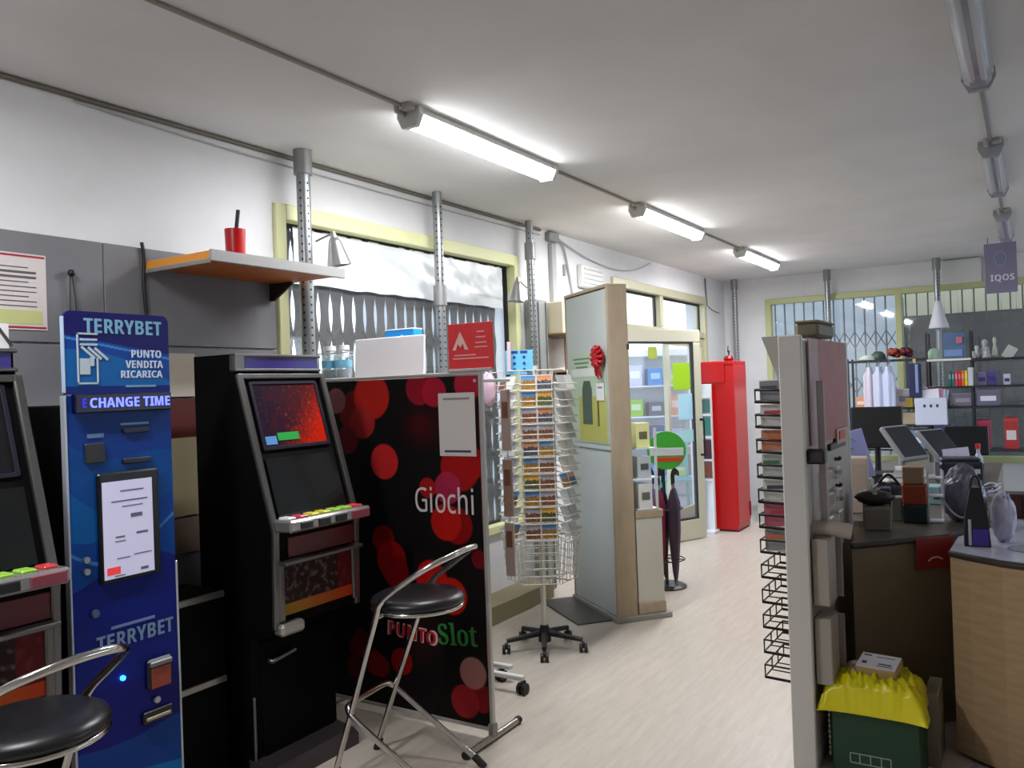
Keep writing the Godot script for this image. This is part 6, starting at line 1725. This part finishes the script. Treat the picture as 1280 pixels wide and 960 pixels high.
func back_shelves() -> void:
	var t := thing("back_shelving", "dark open shelving unit standing before the back window", "shelving", Vector3(-0.75, 0, -9.95))
	var dk := mt(col(40, 42, 50), 0.45)
	for x in [-0.96, -0.17, 0.24, 0.9]:
		for z in [-0.15, 0.15]:
			obj("upright", boxm(Vector3(x, 1.02 if x > -0.5 else 0.9, z), Vector3(0.022, 2.04 if x > -0.5 else 1.8, 0.022), 0.003), dk, t)
	var Y := [[1.765, -0.96, -0.17, "d"], [1.745, -0.17, 0.24, "w"], [1.735, 0.24, 0.9, "d"], [1.455, -0.17, 0.9, "d"], [1.245, -0.96, 0.9, "d"], [1.06, -0.96, -0.17, "d"], [0.8, -0.96, 0.9, "d"], [0.3, -0.96, 0.9, "d"]]
	for q in Y:
		obj("shelf_board", boxm(Vector3((q[1] + q[2]) / 2, q[0], 0), Vector3(q[2] - q[1], 0.022, 0.34), 0.003), dk if q[3] == "d" else white, t)
	var z := -9.9
	var bowl := func(called: String, label: String, at: Vector3, r: float, h: float, c: Color, cat: String) -> void:
		var m := MB.new()
		m.lathe([Vector2(r * 0.9, 0), Vector2(r, h * 0.2), Vector2(r * 0.9, h * 0.6), Vector2(r * 0.5, h * 0.95), Vector2(0, h)], 18, Transform3D.IDENTITY, true)
		var th := thing(called, label, cat, at)
		obj("shell", m, mt(c, 0.45), th)
		obj("brim", boxm(Vector3(0, 0.006, 0), Vector3(r * 2.1, 0.012, r * 2.1), 0.005), mt(c.darkened(0.1), 0.45), th)
	bowl.call("pale_bowl", "pale green upturned bowl at the left end of the top shelf", Vector3(-1.52, 1.777, z), 0.085, 0.06, col(190, 204, 188), "bowl")
	bowl.call("pale_dome", "pale green dome on the white shelf before the blue poster", Vector3(-0.86, 1.757, z), 0.07, 0.12, col(166, 196, 170), "dome")
	bowl.call("dark_bowl", "dark green upturned bowl behind the pale one on the top shelf", Vector3(-1.42, 1.777, z - 0.09), 0.08, 0.1, col(60, 80, 66), "bowl")
	var gr := thing("red_garland", "rust red and maroon artificial flower heap on the top shelf", "flowers", Vector3(-1.19, 1.777, z))
	for k in 2:
		var m := MB.new()
		for j in 7: m.blob(Vector3(-0.06 + 0.12 * k + 0.035 * cos(j * 2.4), 0.05 + 0.04 * absf(sin(j * 1.7)), 0.03 * sin(j * 2.4)), Vector3(0.07, 0.07, 0.07), 0.5, 4.0, 40 + j + k * 10, 8)
		obj("blossoms", m, mt([col(150, 60, 40), col(96, 22, 38)][k], 0.6), gr)
	var sn := ["white shirt hanging from the top shelf, leftmost of three", "white shirt hanging from the top shelf, middle of three", "white shirt hanging from the top shelf, rightmost of three"]
	for k in 3:
		var s := thing("hanging_shirt", sn[k], "shirt", Vector3(-1.475 + 0.1 * k, 1.22, z + 0.2 + 0.03 * k), 0.2 - 0.2 * k, "white shirts hanging from the top shelf")
		var G := []
		for i in 12:
			var row := []
			for j in 22:
				var a := TAU * j / 22.0
				var w := 0.058 + 0.009 * sin(a * 4.0 + i * 0.35) - (0.03 if i > 9 else 0.0)
				row.append(Vector3(cos(a) * w, 0.48 * i / 11.0, sin(a) * 0.03 * (1.0 + 0.3 * sin(a * 5.0))))
			G.append(row)
		var m := MB.new()
		m.grid(G, true, Vector3(0, 0.24, 0))
		obj("cloth", m, mt([col(206, 200, 216), col(196, 204, 228), col(190, 202, 230)][k], 0.7), s)
		obj("hanger", tubem([Vector3(0, 0.47, 0), Vector3(0, 0.54, -0.02), Vector3(0, 0.548, -0.15)], 0.006, 6), mt(col(120, 122, 130), 0.3, 0.6), s)
	carton("white_carton", "white carton on the lower shelf behind the hanging shirts", "carton", Vector3(-1.11, 1.47 - 0.215, z), Vector3(0.26, 0.2, 0.2), col(220, 212, 214), 0.0, col(150, 150, 180))
	carton("cream_carton", "cream carton hanging under the top shelf between the shirts and the paper tray", "carton", Vector3(-1.08, 1.071, z), Vector3(0.22, 0.13, 0.2), col(210, 200, 168), 0.0)
	var po := thing("blue_picture", "small blue picture board with a pink spot on the white shelf", "picture", Vector3(-0.665, 1.757, z + 0.02))
	obj("board", boxm(Vector3(0, 0.14, 0), Vector3(0.2, 0.27, 0.014), 0.002, xr(Vector3.ZERO, Vector3(-4, 0, 0))), mt(col(84, 112, 150), 0.4), po)
	obj("pink_spot", boxm(Vector3(0.05, 0.19, 0.008), Vector3(0.06, 0.07, 0.014), 0.003), mt(col(196, 110, 130), 0.45), po)
	obj("lower_print", boxm(Vector3(-0.01, 0.06, 0.008), Vector3(0.17, 0.07, 0.01), 0.002), mt(col(120, 150, 200), 0.45), po)
	var fn := ["largest white figurine at the back of the group on the dark shelf", "white figurine at the left of the group on the dark shelf", "small white figurine at the lower left of the group on the dark shelf", "tall pale figurine at the right of the group on the dark shelf", "seated pale figurine at the front of the group on the dark shelf"]
	var fp := [[-0.39, 0.2, 0.085, -0.05], [-0.46, 0.14, 0.06, 0.0], [-0.49, 0.08, 0.05, 0.05], [-0.30, 0.22, 0.05, -0.02], [-0.37, 0.12, 0.075, 0.06]]
	for k in 5:
		var g := thing("figurine", fn[k], "figurine", Vector3(fp[k][0], 1.746, z + fp[k][3]), 0.3 * k, "white figurines on the dark shelf")
		var h: float = fp[k][1]
		var w: float = fp[k][2]
		var m := MB.new()
		m.lathe([Vector2(0, 0), Vector2(w * 0.5, 0), Vector2(w * 0.55, h * 0.15), Vector2(w * 0.35, h * 0.5), Vector2(w * 0.2, h * 0.62), Vector2(w * 0.34, h * 0.78), Vector2(w * 0.3, h * 0.92), Vector2(0, h)], 14, Transform3D.IDENTITY, true)
		obj("body", m, mt([col(190, 190, 190), col(206, 206, 204), col(200, 204, 206), col(206, 206, 190), col(176, 176, 178)][k], 0.5), g)
		for s in [-1.0, 1.0]:
			obj("arm", tubem([Vector3(s * w * 0.25, h * 0.55, 0), Vector3(s * w * 0.5, h * 0.35, w * 0.2)], w * 0.1, 7), mt(col(196, 196, 194), 0.5), g)
	var lw := thing("leaning_sheet", "slanting white sheet at the right end of the dark top shelf", "sheet", Vector3(-0.2, 1.746, z))
	obj("sheet", boxm(Vector3(0, 0.06, 0), Vector3(0.1, 0.13, 0.006), 0.001, xr(Vector3.ZERO, Vector3(0, 0, -32))), mt(col(206, 210, 206), 0.6), lw)
	var bc := [[col(24, 96, 90), "teal"], [col(30, 110, 96), "sea green"], [col(206, 60, 100), "pink"], [col(190, 40, 40), "red"], [col(220, 100, 40), "orange"], [col(226, 200, 40), "yellow"]]
	for k in 6:
		var b := thing("binder", "%s spine of the row of binders on the second shelf" % bc[k][1], "binder", Vector3(-0.71 + k * 0.03, 1.467, z + 0.03), 0.0, "binders on the second shelf")
		obj("cover", boxm(Vector3(0, 0.08, 0), Vector3(0.027, 0.16, 0.2), 0.003), mt(bc[k][0], 0.45), b)
		obj("spine_label", boxm(Vector3(0, 0.1, 0.101), Vector3(0.016, 0.05, 0.002), 0.0), mt(bc[k][0].lightened(0.45), 0.5), b)
	carton("book_end", "white box ending the row of binders", "box", Vector3(-0.52, 1.467, z + 0.02), Vector3(0.045, 0.19, 0.22), col(206, 206, 214))
	for k in 3:
		carton("violet_box", ["violet topped box, left one on the second dark shelf", "violet topped box, right one on the second dark shelf", "small white box right of the violet topped boxes"][k], "box", Vector3([-0.42, -0.33, -0.2][k], 1.467, z), Vector3([0.085, 0.085, 0.06][k], [0.14, 0.15, 0.11][k], 0.12), [col(120, 116, 150), col(80, 70, 140), col(206, 200, 216)][k], 0.0, col(60, 50, 120))
	carton("grey_carton", "grey mauve carton on the third shelf below the binders", "carton", Vector3(-0.6, 1.257, z), Vector3(0.19, 0.14, 0.2), col(110, 106, 122), 0.0, col(150, 146, 160))
	carton("grey_carton", "larger grey mauve carton with a white label on the third shelf", "carton", Vector3(-0.37, 1.257, z), Vector3(0.2, 0.17, 0.2), col(104, 102, 126), 0.0, col(226, 226, 240))
	carton("red_carton", "crimson carton on the lower shelf at the right", "carton", Vector3(-0.42, 0.812, z), Vector3(0.12, 0.3, 0.16), col(150, 30, 70), 0.0)
	carton("red_white_carton", "red carton with a pale band on the lower shelf near the right edge", "carton", Vector3(-0.18, 0.812, z), Vector3(0.12, 0.32, 0.16), col(170, 46, 46), 0.0, col(210, 206, 210))
	# paper holder, jeans and small goods on the left part
	var ph := thing("paper_holder", "tall white paper holder full of sheets on the shelf left of the binders", "holder", Vector3(-0.89, 1.071, z + 0.18), 0.05)
	obj("body", boxm(Vector3(0, 0.14, 0), Vector3(0.3, 0.28, 0.1), 0.006), mt(col(206, 214, 236), 0.45), ph)
	for k in 4: obj("sheet", boxm(Vector3(-0.02 + 0.012 * k, 0.3 + 0.012 * k, 0.03 - 0.02 * k), Vector3(0.24, 0.14, 0.003), 0.0, xr(Vector3.ZERO, Vector3(-8, 0, 4 - 3 * k))), mt([col(226, 226, 236), col(206, 120, 160), col(216, 216, 230), col(196, 206, 230)][k], 0.6), ph)
	for k in 3: obj("print_mark", boxm(Vector3(-0.06 + 0.06 * k, 0.2, 0.0515), Vector3(0.022, 0.03, 0.002), 0.0), mt(col(60, 60, 80), 0.6), ph)
	carton("beige_tin", "round cornered beige tin on the shelf beside the binders", "tin", Vector3(-0.8, 1.455 - 0.199, z - 0.05), Vector3(0.14, 0.15, 0.12), col(206, 200, 190))
	var jn := thing("folded_jeans", "dark blue cloth hanging between the shirts and the paper holder", "cloth", Vector3(-1.03, 1.36, z + 0.2))
	var jm := MB.new()
	jm.box(Vector3(0, 0.18, 0), Vector3(0.12, 0.36, 0.03), 0.01)
	obj("cloth", jm, mt(col(40, 44, 84), 0.7), jn)
	obj("fold", boxm(Vector3(0.02, 0.2, 0.018), Vector3(0.03, 0.3, 0.012), 0.005), mt(col(130, 150, 190), 0.7), jn)
	obj("peg", boxm(Vector3(0, 0.385, 0), Vector3(0.03, 0.05, 0.02), 0.004), mt(col(190, 170, 130), 0.6), jn)
	carton("yellow_carton", "narrow yellow carton under the dark blue cloth", "carton", Vector3(-1.1, 1.257, z + 0.11), Vector3(0.07, 0.1, 0.08), col(186, 160, 50))
	carton("orange_tin", "small orange and white tin left of the hanging shirts", "tin", Vector3(-1.6, 1.257, z), Vector3(0.1, 0.12, 0.1), col(226, 160, 120), 0.0, col(240, 226, 210))
	carton("black_carton", "black carton low on the left of the back shelving", "carton", Vector3(-1.45, 1.071, z), Vector3(0.3, 0.15, 0.2), col(24, 24, 30))

func more_goods() -> void:
	var z := -9.9
	carton("white_tray", "white tray of goods on the lower left shelf beneath the shirts", "tray", Vector3(-1.33, 0.812, z + 0.02), Vector3(0.22, 0.08, 0.22), col(206, 206, 214), 0.0, col(120, 90, 110))
	carton("dark_carton", "dark brown carton at the far left of the lower shelf", "carton", Vector3(-1.62, 0.812, z), Vector3(0.13, 0.2, 0.2), col(70, 52, 44), 0.0, col(200, 160, 120))
	carton("green_carton", "green carton beside the crimson one on the lowest visible shelf", "carton", Vector3(-0.62, 0.812, z), Vector3(0.14, 0.22, 0.16), col(60, 110, 84), 0.0, col(200, 220, 206))
	carton("violet_carton", "violet and white carton on the lowest visible shelf, left of the green one", "carton", Vector3(-0.8, 0.812, z), Vector3(0.16, 0.26, 0.16), col(110, 92, 150), 0.0, col(226, 222, 236))
	carton("blue_carton", "pale blue carton behind the tilted till screens", "carton", Vector3(-1.02, 0.812, z), Vector3(0.2, 0.2, 0.16), col(120, 150, 186), 0.0, col(220, 226, 236))
	var pr := thing("grey_printer", "black and grey printer on the counter at the right, beyond the till screens", "printer", Vector3(-0.42, 0.861, -6.25), deg_to_rad(12))
	obj("case", boxm(Vector3(0, 0.08, 0), Vector3(0.26, 0.16, 0.24), 0.014), mt(col(28, 30, 44), 0.4), pr)
	obj("lid", boxm(Vector3(0, 0.17, -0.02), Vector3(0.24, 0.025, 0.18), 0.01), mt(col(46, 48, 60), 0.4), pr)
	obj("paper_sheet", boxm(Vector3(0.02, 0.2, -0.05), Vector3(0.16, 0.1, 0.003), 0.0, xr(Vector3.ZERO, Vector3(-12, 0, 6))), mt(col(206, 206, 226), 0.6), pr)
	obj("button_panel", boxm(Vector3(0.06, 0.1, 0.122), Vector3(0.09, 0.03, 0.005), 0.002), mt(col(180, 190, 196), 0.4), pr)
	var cb := thing("tangled_cable", "tangle of grey cables on the counter behind the wrapped bundle", "cable", Vector3(-0.28, 0.861, -5.6))
	for k in 3:
		var pts := []
		for i in 14:
			var a := i * 0.9 + k * 2.0
			pts.append(Vector3(0.07 * cos(a) + 0.02 * k, 0.02 + 0.012 * (i % 4) + 0.012 * k, 0.09 * sin(a * 0.8)))
		obj("loop", tubem(smooth(pts, 4), 0.006, 5), mt([col(150, 152, 166), col(90, 92, 110), col(190, 190, 204)][k], 0.5), cb)
	var fl := thing("paper_stack", "loose stack of white and violet papers on the counter before the second till screen", "papers", Vector3(-0.6, 0.861, -5.62), 0.3)
	for k in 5: obj("sheet", boxm(Vector3(0.006 * k, 0.006 + 0.008 * k, -0.005 * k), Vector3(0.16, 0.006, 0.12), 0.0, xr(Vector3.ZERO, Vector3(0, 9 * k, 0))), mt([col(206, 206, 216), col(150, 140, 206), col(216, 210, 206), col(190, 196, 220), col(216, 216, 226)][k], 0.6), fl)
	var rb := thing("red_bottles", "red topped bottle at the right end of the counter behind the bags", "bottle", Vector3(-0.33, 0.861, -6.75))
	var bm := MB.new()
	bm.lathe([Vector2(0, 0), Vector2(0.03, 0), Vector2(0.03, 0.13), Vector2(0.012, 0.17), Vector2(0.012, 0.2), Vector2(0, 0.2)], 14)
	obj("body", bm, mt(col(180, 186, 200), 0.3), rb)
	obj("cap", tubem([Vector3(0, 0.2, 0), Vector3(0, 0.235, 0)], 0.016, 10), mt(col(196, 30, 40), 0.4), rb)

func outside() -> void:
	var g := MB.new()
	g.bb(Vector3(-30, -0.3, -40), Vector3(-3.6, -0.08, 6))
	g.bb(Vector3(-3.6, -0.3, -40), Vector3(30, -0.08, -10.95))
	g.bb(Vector3(3.0, -0.3, -10.95), Vector3(30, -0.08, 6))
	struct("ground", g, noisy(91, 0.02, col(168, 166, 160), col(184, 182, 176), 0.8), "pale grey paving outside the shop windows", "pavement")
	var fb := thing("facade", "pale blue grey building wall seen through the back window", "building", Vector3(-1.6, -0.1, -15.2))
	obj("wall", boxm(Vector3(0, 3.0, 0), Vector3(5.4, 6.0, 0.3), 0.02), noisy(92, 0.01, col(146, 152, 150), col(160, 166, 164), 0.7), fb)
	obj("plinth", boxm(Vector3(0, 0.3, 0.17), Vector3(5.4, 0.6, 0.06), 0.02), mt(col(130, 136, 138), 0.7), fb)
	var sh := thing("roller_shutter", "dark green slatted shutter behind the middle pane of the back window", "shutter", Vector3(-0.55, -0.1, -11.75))
	for k in 22: obj("slat", boxm(Vector3(0, 0.06 + k * 0.115, 0), Vector3(1.52, 0.1149, 0.02), 0.005), mt(col(44, 54, 48), 0.55), sh)
	for x in [-0.78, 0.78]: obj("guide", boxm(Vector3(x, 1.35, 0.0), Vector3(0.05, 2.7, 0.06), 0.006), mt(col(44, 52, 46), 0.5), sh)
	var aw := thing("sun_panel", "yellow green panel row above the dark shutter outside the back window", "awning", Vector3(-0.55, 2.38, -11.55))
	for k in 10: obj("panel", boxm(Vector3(-0.7 + k * 0.152, 0.16, 0), Vector3(0.148, 0.4, 0.02), 0.004), mt(col(220, 212, 168), 0.55), aw)
	obj("top_rail", boxm(Vector3(0, 0.38, -0.02), Vector3(1.56, 0.05, 0.06), 0.006), mt(col(120, 126, 96), 0.5), aw)
	for x in [-0.74, 0.74]: obj("support_post", boxm(Vector3(x, -1.06, -0.06), Vector3(0.05, 2.84, 0.05), 0.004), mt(col(110, 116, 92), 0.5), aw)
	var gw := thing("rendered_wall", "pale grey rendered wall outside beyond the left window", "wall", Vector3(-7.4, -0.1, -12.0))
	obj("wall", boxm(Vector3(0, 2.2, 0), Vector3(0.3, 4.4, 7.4), 0.02), noisy(93, 0.02, col(196, 198, 194), col(206, 208, 204), 0.8), gw)
	obj("coping", boxm(Vector3(0, 4.43, 0), Vector3(0.4, 0.08, 7.5), 0.01), mt(col(170, 170, 166), 0.7), gw)
	# goods seen through the door
	var ws := thing("outdoor_shelving", "white shelving seen through the glass of the open door", "shelving", Vector3(-4.75, -0.08, -11.6), deg_to_rad(40))
	for x in [-0.8, 0.8]: obj("upright", boxm(Vector3(x, 1.1, 0), Vector3(0.03, 2.2, 0.36), 0.004), white, ws)
	obj("back_board", boxm(Vector3(0, 1.1, -0.17), Vector3(1.6, 2.2, 0.02), 0.004), mt(col(226, 232, 238), 0.5), ws)
	for y in [0.3, 0.75, 1.2, 1.65, 2.1]: obj("shelf", boxm(Vector3(0, y, 0), Vector3(1.57, 0.025, 0.34), 0.004), white, ws)
	var B := ws.transform
	var cs := [[col(70, 80, 130), "indigo"], [col(226, 120, 60), "orange"], [col(90, 90, 100), "dark grey"], [col(160, 200, 60), "lime"], [col(60, 140, 200), "blue"], [col(190, 180, 220), "lilac"]]
	var lev := [0.313, 0.763, 1.213, 1.663]
	for r in 4:
		for c in 5:
			var q = cs[(r * 2 + c * 5) % 6]
			var bx := thing("goods_box", "%s goods box on the %s shelf outside the door, number %s from the left" % [q[1], ["lowest", "second", "third", "top"][r], ["one", "two", "three", "four", "five"][c]], "box", B * Vector3(-0.62 + c * 0.31, lev[r], 0.02), ws.rotation.y, "goods boxes on the shelving outside the door")
			var h: float = 0.2 + 0.05 * ((r + c * 2) % 3)
			obj("body", boxm(Vector3(0, h / 2, 0), Vector3(0.22, h, 0.18), 0.006), mt(q[0], 0.5), bx)
			obj("label", boxm(Vector3(0, h * 0.55, 0.0915), Vector3(0.14, h * 0.35, 0.003), 0.0), mt(q[0].lightened(0.6), 0.5), bx)
	var tc := thing("teal_chair", "teal plastic chair outside behind the open glass door", "chair", Vector3(-3.95, -0.08, -10.3), deg_to_rad(30))
	var tm := mt(col(60, 176, 170), 0.4)
	obj("seat", boxm(Vector3(0, 0.44, 0), Vector3(0.42, 0.035, 0.42), 0.014), tm, tc)
	obj("backrest", boxm(Vector3(0, 0.74, -0.2), Vector3(0.4, 0.34, 0.03), 0.012, xr(Vector3.ZERO, Vector3(0, 0, 0))), tm, tc)
	for x in [-0.18, 0.18]:
		for z in [-0.19, 0.18]:
			obj("leg", boxm(Vector3(x, 0.22 if z > 0 else 0.3, z), Vector3(0.035, 0.43 if z > 0 else 0.6, 0.035), 0.008), tm, tc)
